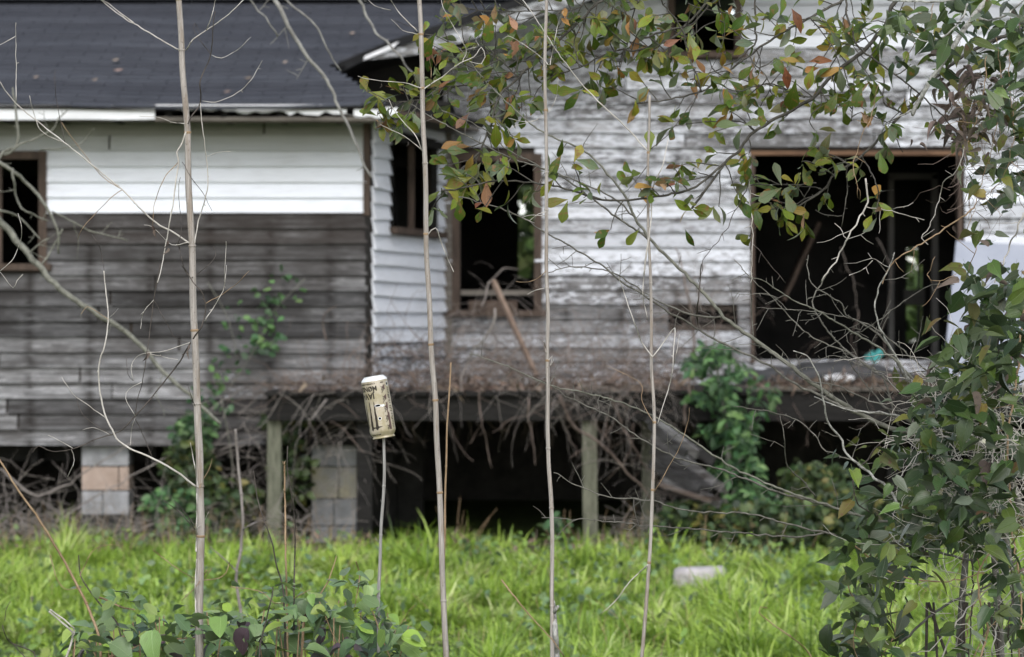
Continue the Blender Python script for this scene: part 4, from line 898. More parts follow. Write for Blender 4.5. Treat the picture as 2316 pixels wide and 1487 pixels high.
# ================================================================= the bare arching shrub
sh = empty('bare_shrub', (XW(2230, 8), 8.0, 0), 'bare grey shrub whose long arching branches reach left across the house', 'shrub')
BASE = (2230, 1010)
limbs = [
 ([BASE, (2120, 985), (2023, 972), (1922, 923), (1843, 871), (1782, 823), (1704, 766), (1638, 718), (1594, 666), (1529, 600), (1473, 544), (1434, 488), (1408, 436), (1326, 345), (1231, 302), (1150, 235), (1085, 170), (1040, 110)], 13, 2, 'bark_green'),
 ([(2150, 990), (2023, 941), (1922, 926), (1857, 897), (1782, 858), (1734, 823), (1638, 779), (1581, 746), (1450, 666), (1408, 639), (1348, 592), (1287, 557), (1227, 522), (1179, 492), (1123, 470), (1060, 452), (998, 432)], 7, 2.6, 'bark'),
 ([(1638, 718), (1572, 714), (1494, 683), (1440, 650), (1380, 615), (1300, 605), (1240, 615)], 5, 2, 'bark'),
 ([(1473, 544), (1400, 495), (1340, 450), (1260, 395), (1150, 355), (1060, 310), (975, 265), (930, 235)], 5, 2, 'bark'),
 ([(1434, 488), (1380, 445), (1310, 412), (1240, 385), (1150, 340), (1090, 290), (1000, 250)], 4, 2, 'bark'),
 ([(2200, 1230), (2050, 1190), (1948, 1168), (1843, 1133), (1756, 1103), (1660, 1059), (1612, 1028), (1507, 958), (1417, 915), (1330, 890), (1242, 871), (1150, 830), (1063, 799)], 7, 2, 'bark_green'),
 ([(1980, 1176), (1843, 1136), (1747, 1109), (1647, 1068), (1612, 1057), (1524, 1033), (1482, 1011), (1425, 976), (1377, 941), (1299, 906), (1242, 871), (1200, 850)], 6, 2, 'bark'),
 ([(2200, 1270), (2060, 1235), (1935, 1216), (1857, 1203), (1791, 1188), (1686, 1162), (1625, 1160), (1568, 1157), (1472, 1133), (1369, 1122), (1303, 1098), (1251, 1068)], 6, 2, 'bark'),
 ([(1870, 1205), (1800, 1214), (1638, 1203), (1515, 1192), (1450, 1188), (1399, 1181), (1300, 1175), (1225, 1170)], 4.5, 1.8, 'bark'),
 (C6((1480, 690), (1370, 590), (1290, 430), (1180, 320), (1060, 260), (1040, 200), (960, 150), (880, 90), (860, 0), (865, -50)), 6, 2, 'bark'),
 (C6((1490, 690), (1390, 590), (1310, 460), (1240, 340), (1210, 230), (1230, 120), (1290, 0), (1310, -60)), 6, 2.2, 'bark_pale'),
 (C6((1330, 830), (1260, 600), (1230, 560), (1060, 440), (1000, 380), (930, 290), (890, 210), (900, 150), (990, 0)), 5, 3, 'bark'),
 (C6((1600, 760), (1490, 690), (1380, 560), (1250, 440), (1100, 350), (900, 230), (780, 180), (650, 90), (560, 60)), 7, 2, 'bark_green'),
 (C6((1080, 360), (1180, 320), (1290, 240), (1400, 160), (1500, 105), (1620, 100)), 3, 2, 'bark'),
 (C6((580, 370), (570, 200), (570, 0), (565, -200)), 2.6, 1.8, 'bark'),
 (C6((1330, 640), (1220, 560), (1060, 450), (900, 380), (800, 300), (680, 170), (560, 60), (480, -30)), 4, 1.8, 'bark'),
 (C6((1600, 1290), (1380, 1270), (1330, 1250), (1290, 1170), (1160, 1060), (1060, 970), (1030, 890), (960, 800), (930, 630), (890, 510), (840, 460), (790, 440)), 8, 2.4, 'bark_pale'),
 (C6((900, 1200), (850, 1130), (760, 1040), (740, 900), (720, 780)), 4, 1.8, 'bark'),
 (C6((1100, 1010), (960, 960), (900, 880), (800, 800), (620, 750), (485, 730)), 3.4, 1.6, 'bark'),
 (C6((310, 340), (285, 260), (300, 140), (310, 0)), 4, 2.5, 'twig_dark'),
 (C6((1340, 840), (1300, 780), (1200, 660), (1120, 560), (1040, 440)), 4, 1.8, 'bark'),
 (C6((1560, 620), (1400, 480), (1200, 320), (1010, 260), (850, 235), (600, 220)), 4, 1.6, 'bark'),
 (C6((1380, 760), (1250, 730), (1000, 620), (880, 600), (760, 520), (640, 430), (560, 400)), 4, 1.8, 'bark'),
 (C6((1400, 800), (1290, 770), (1050, 745), (900, 680)), 5, 2, 'bark_pale'),
 (C6((1500, 545), (1340, 560), (1200, 540), (1000, 470), (890, 510)), 2.6, 1.6, 'bark'),
 (C6((1540, 500), (1400, 470), (1180, 470), (1000, 500)), 2, 1.4, 'twig_pale'),
]
def side_twigs(m, pts, spacing, ln, Y, w, rnd_dir=1, curv=.5, depth=1, thorn=False):
    """short irregular side shoots, in world space"""
    i = random.uniform(1, spacing)
    while i < len(pts)-1:
        k = int(i); t = (pts[min(k+1, len(pts)-1)]-pts[k]).normalized()
        L = random.expovariate(1/ln) if not thorn else ln*random.uniform(.5, 1); L = min(L, ln*3.2)
        side = random.choice((-1, 1)); nrm = Vector((t.z, 0, -t.x))*side
        d = (t*random.uniform(.1, .9)*rnd_dir+nrm*random.uniform(.6, 1.1)+Vector((0, random.gauss(0, .35), 0))).normalized()
        P = [pts[k]]; n = max(2, int(L/.016)); cu = random.gauss(0, curv)
        for q in range(n):
            d = (d+Vector((t.z, 0, -t.x))*cu*.16+rv(.13)+Vector((0, 0, .03))).normalized(); P.append(P[-1]+d*(L/n))
        m.tube(P, [w*(1-.6*q/len(P)) for q in range(len(P))], 4)
        if depth > 0 and L > ln*.7: side_twigs(m, P, 2.6, ln*.4, Y, w*.8, 1, curv, depth-1)
        i += spacing*random.uniform(.4, 1.6)
for pts, w0, w1, mt in limbs:
    P, rad = px_line(pts, 7.95 if mt != 'bark_pale' else 7.7, -.35*random.random(), w0, w1, 9, 4.0)
    m = MB(); m.tube(P, rad, 7); b = m.build('branch', M[mt], sh, smooth=True)
    m = MB(); side_twigs(m, P, 4.2, .040, 8, .0011, curv=.6, depth=1); side_twigs(m, P, 6, .007, 8, .0012, thorn=True, depth=0)
    m.build('twigs', M['bark'], b, kind='stuff')
m = MB()
for dx, dy in ((0, 0), (.05, .1), (-.08, .05), (.12, -.05)):
    p = W(BASE[0]+dx*300, BASE[1], 8.0); m.tube(smooth_line([Vector((XW(2260, 8)+dx, 8+dy, 0)), Vector((XW(2270, 8)+dx*1.5, 8+dy, .6)), p], .1), .009, 8)
m.build('trunk', M['bark'], sh, smooth=True)

# ================================================================= oak tree with autumn leaves
TX = XW(2800, 8.6)
oak = empty('oak_tree', (TX, 8.6, 0), 'oak tree reaching in from the right with green and orange autumn leaves', 'tree')
m = MB(); m.tube(smooth_line([(TX, 8.6, -.05), (TX+.03, 8.6, .8), (TX-.02, 8.6, 1.8), (TX+.05, 8.62, 2.9), (TX, 8.6, 3.8)], .12), [.13-.0022*i for i in range(34)], 14)
m.v = m.v; m.build('trunk', M['oak_bark'], oak, smooth=True)
olimbs = [
 ([(2800, -120), (2300, -140), (2050, -20), (2000, 60), (1952, 116), (1879, 172), (1840, 220), (1784, 254), (1707, 297), (1672, 340), (1638, 370), (1600, 425), (1565, 473)], 16, 5, .95),
 ([(2300, -140), (2000, -60), (1905, 0), (1827, 43), (1758, 82), (1694, 125), (1629, 176), (1586, 207), (1500, 228), (1440, 235)], 9, 3, 1.2),
 ([(2800, 60), (2450, 40), (2250, 90), (2120, 172), (2042, 258), (1948, 353), (1887, 396), (1862, 430), (1801, 469), (1775, 482)], 12, 3.5, .45),
 ([(1700, -100), (1500, -60), (1365, 0), (1320, 40), (1274, 82), (1175, 173), (1127, 225), (1106, 294), (1076, 354), (1032, 393)], 8, 4, 2.0),
 ([(1638, 370), (1564, 427), (1456, 449), (1365, 453), (1290, 430), (1214, 415), (1119, 410), (1050, 425), (998, 432)], 5.5, 3.5, .9),
 ([(1190, 165), (1090, 190), (998, 199), (955, 225), (900, 232), (860, 228)], 3.5, 2.4, 2.6),
 ([(1700, -80), (1607, 0), (1560, 50), (1520, 86), (1447, 112), (1391, 117), (1309, 153), (1240, 175)], 6, 3, 1.5),
 ([(1586, 207), (1560, 130), (1540, 60), (1500, 10), (1480, -60)], 4, 3, .3),
 ([(1707, 0), (1709, 60), (1705, 100), (1640, 150), (1560, 180)], 5, 2.6, .5),
 ([(1912, -40), (1915, 30), (1928, 70), (1945, 110), (2040, 180), (2120, 250), (2180, 320)], 5, 3, .6),
 (C3((540, 440), (640, 470), (720, 505), (790, 510)), 4, 3, .4),
 (C3((740, 510), (560, 440), (400, 480), (320, 460)), 3.5, 2.4, .5),
 (C3((1250, 590), (1160, 540), (1155, 400), (1090, 250), (1040, 150)), 4.5, 2.6, .6),
 (C3((830, 480), (830, 550), (780, 600), (770, 640), (800, 690)), 3, 2, .3),
 (C3((1000, 860), (970, 870), (970, 1000), (950, 1130), (940, 1200)), 3, 2, .0),
 (C3((1040, 820), (1100, 920), (1130, 1010), (1120, 1140)), 4, 2.2, .1), (C3((1130, 1010), (1210, 1000)), 3, 2, 0),
 (C3((900, 930), (800, 860), (730, 850)), 4, 2.5, .3), (C3((860, 990), (750, 1050), (640, 1090), (480, 1100)), 4, 2.4, .9), (C3((800, 960), (700, 970), (560, 970), (460, 975)), 3.4, 2.2, .9), (C3((980, 860), (900, 830), (850, 820)), 2.6, 1.6, .2),
 (C3((800, 1105), (850, 1130), (940, 1135)), 2.2, 3, 0), (C3((990, 640), (1000, 500), (1005, 350)), 2.6, 1.6, 1.2), (C3((480, 690), (400, 640), (250, 640), (150, 650), (60, 660)), 3, 1.8, .35),
 (C3((1250, 610), (1180, 640), (1100, 610)), 3, 2, .1), (C3((1180, 680), (1230, 740), (1255, 800)), 3, 2, 0), (C3((-100, 200), (60, 150), (150, 130), (250, 20), (300, -20)), 5, 3, .4), (C3((-60, 90), (120, 190), (240, 130), (420, 60)), 3.5, 2.2, .5), (C3((300, 110), (420, 200), (460, 230)), 3.5, 2.2, .4),
 ([(1325, -10), (1300, 20), (1150, 25), (1060, 20), (1010, 0)], 3, 2, 2.2), ([(1170, 175), (1120, 130), (1050, 110), (990, 120)], 3, 2, 2.2), ([(1310, 150), (1300, 90), (1330, 30), (1370, -20)], 3, 2, 1.2),
 ([(1690, 125), (1740, 190), (1720, 240)], 2.6, 1.8, 1), ([(1450, -10), (1430, 40), (1420, 90), (1400, 160)], 3, 2, 1.6), ([(1830, 40), (1880, 100), (1900, 150)], 3, 2, 1.2),
]
fol = Foliage(oak)
def rosette(p, d, n, kind=None, s=(38, 58)):
    for k in range(n):
        dd = (Vector(d)*.7+rv(.75)+Vector((0, -.1, -.15))).normalized()
        kd = kind or random.choices(('oak', 'orange', 'ogrey'), (84, 5, 13))[0]
        fol.leaf(kd, p+rv(.006), dd, Vector((random.gauss(0, .5), -.6, .6))+rv(.55), .88*random.uniform(*s)/FPX*p.y)
for pts, w0, w1, dens in olimbs:
    Yl = random.uniform(7.6, 8.3)
    P, rad = px_line(pts, Yl, 0, w0, w1, 9, 3.5)
    if pts[0][0] == 2800: P[0] = Vector((TX, 8.6, P[0].z)); P[1] = (P[0]+P[2])/2
    m = MB(); m.tube(P, rad, 8); b = m.build('branch', M['oak_bark'], oak, smooth=True)
    m = MB(); side_twigs(m, P, 7, .012, 8, .0014, thorn=True, depth=0)
    if dens > 0:
        i = 1.0
        while i < len(P)-1:
            k = int(i); p0 = P[k]; t = (P[k+1]-P[k]).normalized(); side = random.choice((-1, 1))
            inview = -60 < 743.5-(p0.z-CZ)*FPX/p0.y < 1487 and p0.x < XW(2330, 8)
            d = (t*random.uniform(.3, 1)+Vector((t.z, 0, -t.x))*side*random.uniform(.4, 1.2)+Vector((0, random.gauss(0, .4), 0))).normalized()
            L = random.uniform(.03, .11); Q = [p0]
            for q in range(4): d = (d+rv(.18)).normalized(); Q.append(Q[-1]+d*L/4)
            m.tube(Q, [.0018, .0016, .0014, .0012, .001], 4)
            if inview: rosette(Q[-1], d, random.choice((3, 3, 4, 5, 6)), s=(32, 56) if w0 > 3 else (28, 46)); 
            if inview and random.random() < .35: rosette(Q[2], d, 1)
            i += random.uniform(1.7, 5.0)/max(.3, dens)
        rosette(P[-1], (P[-1]-P[-2]), 4)
    m.build('twigs', M['oak_bark'], b, kind='stuff')
# leaves seen singly in the photograph
for (x, y, s_, a, kd) in ((1100, 408, 62, -90, 'orange'), (1037, 448, 52, -85, 'oak'), (1045, 320, 50, 200, 'orange'), (1070, 350, 40, 250, 'orange'), (1120, 12, 34, -95, 'orange'), (1112, 35, 62, 260, 'oak'), (1150, 35, 40, -60, 'orange'), (1310, 205, 52, 180, 'oak'), (1312, 207, 50, -130, 'oak'), (1314, 205, 46, -10, 'oak'), (1120, 275, 60, -85, 'oak'),
                     (1272, 315, 44, 260, 'oak'), (1270, 350, 50, 240, 'oak'), (1285, 452, 52, 190, 'oak'), (1284, 455, 50, 250, 'oak'), (1060, 345, 48, 170, 'oak'), (1070, 400, 60, 200, 'oak'), (1102, 395, 50, 90, 'oak'), (985, 75, 66, 240, 'oak'), (990, 100, 50, -10, 'oak'), (1280, 45, 34, 100, 'orange'), (1290, 60, 30, 130, 'orange'),
                     (1768, 420, 54, 110, 'ogrey'), (1768, 425, 60, 210, 'ogrey'), (1775, 430, 54, -70, 'ogrey'), (1990, 345, 50, -80, 'oak'), (1675, 285, 50, 170, 'ogrey'), (1678, 290, 48, 240, 'ogrey'), (1680, 285, 40, 20, 'ogrey'), (1880, 300, 60, 240, 'oak'), (1775, 150, 50, -80, 'orange'), (1830, 140, 46, 10, 'orange'), (1950, 245, 26, 100, 'orange'), (1790, 20, 52, -60, 'orange'), (1560, 100, 44, -80, 'orange'), (1570, 130, 46, -60, 'orange'),
                     (1470, 345, 50, 90, 'oak'), (1470, 470, 46, 110, 'oak'), (1445, 520, 44, 230, 'oak'), (1420, 425, 44, 120, 'oak'), (1800, 180, 70, 260, 'oak'), (1840, 150, 50, 250, 'oak'), (1550, 520, 40, -70, 'oak'), (1690, 30, 50, 230, 'oak'), (1895, 210, 54, 240, 'oak'), (1950, 190, 54, 250, 'oak')):
    for q in range(1):
        aa = R(a); fol.leaf(kd, W(x, y, 7.7), (math.cos(aa), random.gauss(0, .2), math.sin(aa)), Vector((random.gauss(0, .3), -1, random.gauss(.2, .3))), s_/FPX*7.7)
fol.finish(295)
# broken pale limb hanging at the upper right
bl = empty('broken_limb', W(2232, -60, 7.4), 'thick broken limb with pale lichen slanting down at the upper right', 'branch')
P, rad = px_line([(2500, -260), (2330, -120), (2232, 0), (2171, 82), (2120, 159), (2077, 232), (2063, 262)], 7.45, 0, 17, 10, 8, 3); rad[-1] *= .5
m = MB(); m.tube(P, rad, 10); m.build('limb', M['bark_pale'], bl, smooth=True)
for pts, w in ((C3((1600, 20), (1560, 110), (1480, 190), (1380, 220), (1330, 200)), 5), (C3((1300, 580), (1270, 600), (1230, 612)), 5), (C3((1660, 100), (1700, 110), (1800, 80), (1900, 0)), 6), (C3((1180, 0), (1300, 10), (1430, 8), (1580, -5)), 6)):
    P, rad = px_line(pts, 7.45, 0, w, w*.6, 9, 3); m = MB(); m.tube(P, rad, 6); m.build('twig', M['bark_pale'], bl, smooth=True)

# ================================================================= vines at the right
def vine_thing(name, label, cat, blobs, loc, stems, extra_stems=0, drop=True):
    root = empty(name, loc, label, cat); fo = Foliage(root)
    for (cx, cy, rx, ry, n, smin, smax, kinds) in blobs:
        for k in range(int(n*.86)):
            a = random.uniform(0, 2*math.pi); r = math.sqrt(random.random())*1.08
            x, y = cx+rx*r*math.cos(a), cy+ry*r*math.sin(a); Y = random.uniform(7.25, 8.15)
            p = W(x, y, Y); nn = Vector((random.gauss(-.1, .6), -.42+random.gauss(0, .45), .85+random.gauss(0, .45)))
            d = Vector((random.gauss(-.15, .9), random.gauss(-.15, .5), random.gauss(-.4, .5)))
            fo.leaf(random.choices([k_ for k_, _ in kinds], [w_ for _, w_ in kinds])[0], p, d, nn, random.uniform(smin, smax)*(.78 if smax > 60 else 1)/FPX*Y)
    fo.finish(295)
    for pts, w, mt in stems:
        P, rad = px_line(pts, random.uniform(7.45, 7.9), 0, w, w*.7, 9, 5); m = MB(); m.tube(P, rad, 5)
        side_twigs(m, P, 6, .03, 8, .0009, depth=0); m.build('vine_stem', M[mt], root, smooth=True)
    return root, fo
GV = (('vine', 93), ('yellow', 5), ('dead', 2)); GS = (('vine', 55), ('yellow', 35), ('dead', 10)); DV = (('dead', 92), ('yellow', 8))
vine_thing('hanging_vine', 'leafy vine with brown withered tufts hanging down the upper right edge', 'vine',
 [(2230, 50, 110, 80, 120, 38, 80, GV), (2060, 85, 90, 65, 56, 34, 74, GV), (2150, 160, 60, 60, 12, 30, 56, GV), (2290, 170, 60, 130, 90, 34, 74, GV), (2285, 340, 50, 120, 56, 30, 60, GV), (2190, 215, 70, 60, 60, 18, 48, DV), (2170, 285, 50, 45, 34, 18, 48, DV), (2230, 300, 50, 60, 30, 20, 44, DV),
  (2240, 400, 60, 60, 16, 22, 44, GS), (2260, 520, 60, 80, 14, 26, 60, GS), (2070, 310, 12, 26, 3, 18, 30, DV), (2160, 400, 10, 20, 3, 18, 32, DV), (2160, 500, 8, 14, 2, 20, 30, DV), (2215, 525, 20, 10, 2, 50, 60, (('yellow', 1),)), (2290, 620, 40, 40, 14, 28, 60, GS)],
 W(2300, -40, 7.7),
 [(C3((1590, 750), (1540, 900), (1470, 960), (1440, 1080), (1400, 1190), (1360, 1250), (1390, 1290)), 2.6, p_), (C3((1640, 1090), (1500, 1190), (1390, 1260), (1210, 1380), (1150, 1487)), 4, 'twig_tan'), (C3((1420, 20), (1400, 120), (1330, 220), (1250, 350)), 2, t_),
  (C3((1700, 300), (1680, 500), (1620, 700), (1590, 760)), 2.6, t_), (C3((1750, 200), (1780, 500), (1720, 800), (1660, 1000), (1640, 1090)), 2.4, t_), (C3((1830, 100), (1820, 400), (1840, 700), (1800, 900), (1720, 1020)), 2.4, t_), (C3((1896, 1120), (1840, 1250), (1790, 1380), (1740, 1487)), 4.5, p_),
  (C3((1700, 560), (1600, 560), (1500, 520)), 1.8, t_), (C3((1650, 650), (1560, 640), (1480, 660)), 1.8, t_), (C3((1130, 440), (1100, 580), (1050, 700), (1020, 800), (1000, 880), (1040, 1050)), 2, t_), (C3((1060, 940), (1080, 1040), (1050, 1120), (1000, 1200), (930, 1330), (850, 1450), (830, 1487)), 4.5, 'twig_pale'), (C3((1070, 1090), (1200, 1110), (1370, 1157)), 2.2, p_), (C3((1200, 1110), (1310, 1070)), 2, p_),
  (C3((455, 945), (430, 1000), (350, 1170), (290, 1260), (220, 1350), (190, 1487)), 2.2, d_), (C3((450, 950), (465, 1150), (470, 1280), (460, 1487)), 2.4, p_), (C3((470, 1280), (550, 1380), (640, 1487)), 2, d_), (C3((1190, 1410), (1100, 1360), (1080, 1330)), 2, p_), (C3((1100, 1370), (1030, 1430), (980, 1450)), 2.2, p_),
  (C3((900, 1170), (930, 1200), (960, 1260), (1060, 1220)), 2, p_), (C3((1540, 1440), (1440, 1480), (1390, 1450), (1430, 1350)), 1.8, t_), (C3((1600, 1420), (1640, 1300), (1600, 1200), (1640, 1100)), 2, t_)])
th, _ = vine_thing('vine_thicket', 'dense thicket of dark green heart-shaped vine leaves at the right edge', 'vine thicket',
 [(2255, 700, 75, 95, 85, 50, 92, GV), (2205, 800, 90, 70, 70, 44, 88, GV), (2240, 900, 100, 80, 85, 48, 92, GV), (2150, 930, 80, 60, 50, 44, 84, GV), (2060, 900, 60, 45, 14, 34, 62, GS), (2070, 1000, 80, 55, 34, 40, 78, GV), (2200, 1010, 110, 80, 80, 50, 96, GV), (2060, 1070, 60, 40, 12, 36, 66, GV), (2200, 1100, 110, 60, 62, 50, 100, GV), (2060, 1170, 90, 40, 26, 46, 90, GV), (2220, 1190, 100, 60, 60, 50, 90, GV),
  (2270, 1300, 50, 100, 44, 44, 90, GV), (2300, 1420, 30, 70, 16, 44, 80, GV), (2190, 650, 50, 50, 14, 30, 56, GS), (1935, 1090, 55, 50, 10, 40, 78, GV), (1960, 1010, 50, 40, 8, 32, 54, (('yellow', 1),)), (2110, 730, 26, 14, 4, 34, 60, (('yellow', 1),)), (1890, 1040, 20, 20, 4, 34, 50, GV), (2120, 1180, 80, 50, 30, 46, 90, GV), (2270, 760, 60, 110, 60, 28, 58, GV), (2180, 900, 120, 100, 90, 28, 58, GV), (2200, 1080, 120, 100, 90, 28, 60, GV)],
 (XW(2200, 7.8), 7.8, 0),
 [([(2300, 650), (2260, 760), (2250, 900), (2200, 1010), (2180, 1140), (2200, 1300), (2190, 1500)], 5, d_), ([(2316, 700), (2300, 850), (2280, 1000), (2290, 1200), (2310, 1350), (2300, 1520)], 6, t_), ([(2130, 1490), (2170, 1400), (2240, 1330), (2320, 1260)], 4, p_), (C8((1780, 870), (1900, 760), (2000, 690), (2120, 640), (2200, 590), (2290, 500)), 6.5, 'bark'),
  (C8((2130, 928), (2160, 800), (2130, 700), (2120, 560), (2190, 450)), 5, t_), (C8((2180, 920), (2200, 780), (2240, 700), (2316, 640)), 4, p_), (C8((2060, 930), (2080, 760), (2140, 600), (2110, 500)), 4, t_), (C8((1580, 440), (1700, 540), (1830, 590), (2000, 600), (2150, 560)), 4, t_), (C8((2100, 928), (2140, 840), (2210, 760), (2316, 700)), 3, t_), (C8((2260, 930), (2250, 780), (2270, 640), (2250, 500)), 4, d_),
  (C8((1700, 0), (1620, 100), (1580, 160), (1600, 260), (1660, 310)), 4, d_), (C8((1700, 930), (1760, 820), (1720, 700), (1760, 560)), 3, t_), (C8((2000, 928), (2050, 820), (2150, 760), (2260, 640)), 2.6, p_), (C8((2316, 560), (2230, 620), (2150, 640), (2050, 640)), 2.6, p_), ([(2316, 1000), (2200, 985), (2100, 990), (2000, 1000)], 4, p_)])
# tangle of fine dead stems inside the thicket
def tangle(name, boxes, mat, n_len=(.2, .6), r=(.0008, .002), parent=None, seg=.03, turn=.35, grav=0.0, sides=3, **kw):
    m = MB()
    for (x0, x1, y0, y1, Y0, Y1, n) in boxes:
        for k in range(n):
            Y = random.uniform(Y0, Y1); p = W(random.uniform(x0, x1), random.uniform(y0, y1), Y); L = random.uniform(*n_len); d = Vector((random.gauss(0, 1), random.gauss(0, .5), random.gauss(0, .6))).normalized()
            P = [p]; ns = max(3, int(L/seg))
            for q in range(ns): d = (d+rv(turn)+Vector((0, 0, grav))).normalized(); P.append(P[-1]+d*seg)
            P = [Vector((q.x, q.y, max(q.z, .005))) for q in P]
            rr = random.uniform(*r); m.tube(P, [rr*(1-.5*i/len(P)) for i in range(len(P))], sides, False)
    return m.build(name, M[mat] if isinstance(mat, str) else mat, parent, **kw)
tangle('stems', [(2080, 2320, 860, 1120, 7.5, 8.0, 260), (2030, 2320, 1120, 1260, 7.5, 8.0, 90), (2120, 2320, 1250, 1480, 7.5, 8.0, 40)], 'twig_pale', (.08, .3), (.0007, .0016), th, .02, .3, kind='stuff')
tangle('stems', [(2140, 2316, 160, 480, 7.5, 7.9, 110)], 'dead', (.06, .2), (.0006, .0012), th, .02, .4, kind='stuff')
tr, _ = vine_thing('trailing_vine', 'ragged curtain of dark vine leaves trailing down to the grass below the thicket', 'vine',
 [(2000, 1210, 110, 40, 34, 44, 90, GV), (1970, 1270, 80, 45, 34, 46, 84, GV), (1955, 1350, 70, 55, 44, 44, 84, GV), (1960, 1430, 80, 50, 46, 40, 80, GV), (2030, 1370, 40, 60, 14, 44, 80, GV), (1890, 1470, 40, 16, 8, 44, 66, GV), (2160, 1450, 50, 40, 16, 38, 66, GV), (2080, 1270, 60, 40, 20, 50, 90, GV), (2060, 1480, 60, 20, 10, 40, 70, GV), (1960, 1540, 80, 60, 20, 40, 80, GV)],
 (XW(1960, 7.7), 7.7, 0), [(C8((1640, 380), (1660, 560), (1650, 760), (1640, 928), (1640, 1100)), 4, d_), (C8((1560, 620), (1600, 740), (1580, 860), (1600, 940)), 3, t_), (C8((1780, 560), (1740, 700), (1760, 860), (1720, 1000)), 3.5, d_), ([(1980, 1480), (1975, 1700), (1980, 2100)], 5, t_)])
# thicket feet
m = MB()
for k in range(9):
    x = XW(random.uniform(2120, 2330), 7.9); m.tube(smooth_line([(x, 7.9, 0), (x+random.gauss(0, .04), 7.9, .4), (x+random.gauss(0, .05), 7.85, .9)], .1), random.uniform(.002, .005), 5)
m.build('vine_stem', M['twig_dark'], th)

# ================================================================= soft branches in the middle distance
def soft(name, label, lst, Y, mt='blur_branch', base=None):
    root = empty(name, base or W(lst[0][0][0][0], lst[0][0][0][1], Y), label, 'branch')
    for i, (pts, w0, w1) in enumerate(lst):
        P, rad = px_line(pts, Y, 0, w0, w1, 12, 5); m = MB(); m.tube(P, rad, 6); b = m.build('branch', M[mt], root, smooth=True)
        m = MB(); side_twigs(m, P, 6, .07, Y, .002, depth=1); m.build('twigs', M[mt], b, kind='stuff')
    return root
soft('hanging_branch', 'pale out-of-focus branch hanging down across the dark roof', [([(560, -140), (620, -10), (680, 110), (740, 180), (775, 260), (800, 310), (820, 360), (840, 402)], 13, 5), ([(740, -100), (812, 0), (846, 65), (890, 112), (941, 177)], 8, 4), ([(600, -80), (648, 0), (708, 52), (734, 99), (770, 160)], 6, 3), ([(500, -100), (566, 0), (600, 40), (628, 80)], 5, 3)], 12.5)
soft('fallen_branch', 'soft grey-green branch leaning down across the left wing wall', [([(-120, 380), (0, 500), (65, 575), (130, 650), (197, 696), (262, 735), (323, 788), (371, 845), (430, 895), (500, 960)], 18, 8), ([(-60, 330), (0, 370), (45, 400), (95, 455), (130, 520), (132, 575)], 11, 5), ([(-30, 400), (10, 345), (35, 330), (40, 290), (30, 200)], 9, 4), ([(10, 350), (60, 320), (110, 300), (150, 250)], 7, 3), ([(30, 380), (34, 440), (60, 480), (110, 500)], 6, 3), ([(-20, 470), (40, 490), (90, 540)], 6, 3),
      ([(140, 520), (120, 560), (90, 600), (70, 570), (110, 540)], 5, 3), ([(120, 480), (200, 520), (290, 545)], 4, 3), ([(90, 340), (170, 330), (215, 290)], 4, 2.5)], 13.5, 'bark_green')

# ================================================================= growth round the house
tangle('dead_vine_mat', [(640, 1560, 838, 884, 21.58, 22.4, 420), (1060, 1520, 800, 870, 21.9, 23.6, 190), (820, 1200, 790, 870, 21.9, 23.0, 110), (560, 860, 868, 888, 21.55, 22.0, 60), (1250, 1500, 880, 960, 21.4, 21.9, 46), (1440, 1640, 660, 860, 22.8, 23.9, 70), (1700, 2120, 872, 886, 22.9, 23.2, 70)], 'dead', (.2, .8), (.001, .004), None, .06, .28, -.02, kind='stuff', label='brown tangle of dead vines heaped along the porch edge')
it = []
for k in range(520):
    Y = random.uniform(21.58, 22.6); x = random.choice((random.uniform(640, 1560), random.uniform(1000, 1500), random.uniform(1700, 2120)))
    if x > 1650: Y = 22.98
    it.append((random.choice(LV['dead']), W(x, 884-abs(random.gauss(0, 12))-(Y-21.6)*2.2-(0 if x < 1650 else 4), Y), orient(rv(), rv()), random.uniform(.05, .10)))
joined('leaf_litter', it, M['litter'], None, kind='stuff', label='dry brown leaves caught in the dead vines on the porch')
tangle('dead_vine_strands', [(1020, 1560, 760, 870, 22.4, 23.9, 190), (1000, 1240, 700, 800, 23.4, 24.1, 70), (640, 1560, 872, 892, 21.45, 21.56, 26), (1180, 1520, 872, 900, 21.4, 21.56, 60), (700, 830, 920, 1120, 21.5, 22.0, 40), (1060, 1240, 890, 910, 21.5, 21.6, 3), (620, 860, 880, 930, 21.4, 21.55, 8), (1260, 1480, 880, 930, 21.3, 21.6, 22), (1450, 1620, 500, 760, 24.2, 24.33, 60), (570, 700, 1000, 1200, 21.6, 22.2, 20), (1020, 1210, 600, 740, 23.6, 24.2, 14), (700, 830, 900, 960, 21.5, 21.9, 16), (1380, 1500, 960, 1120, 21.4, 21.9, 26)], 'dead_grey', (.2, .7), (.0009, .0026), None, .05, .15, -.13, kind='stuff', label='grey dead vine strands hanging below the porch and up the wall')
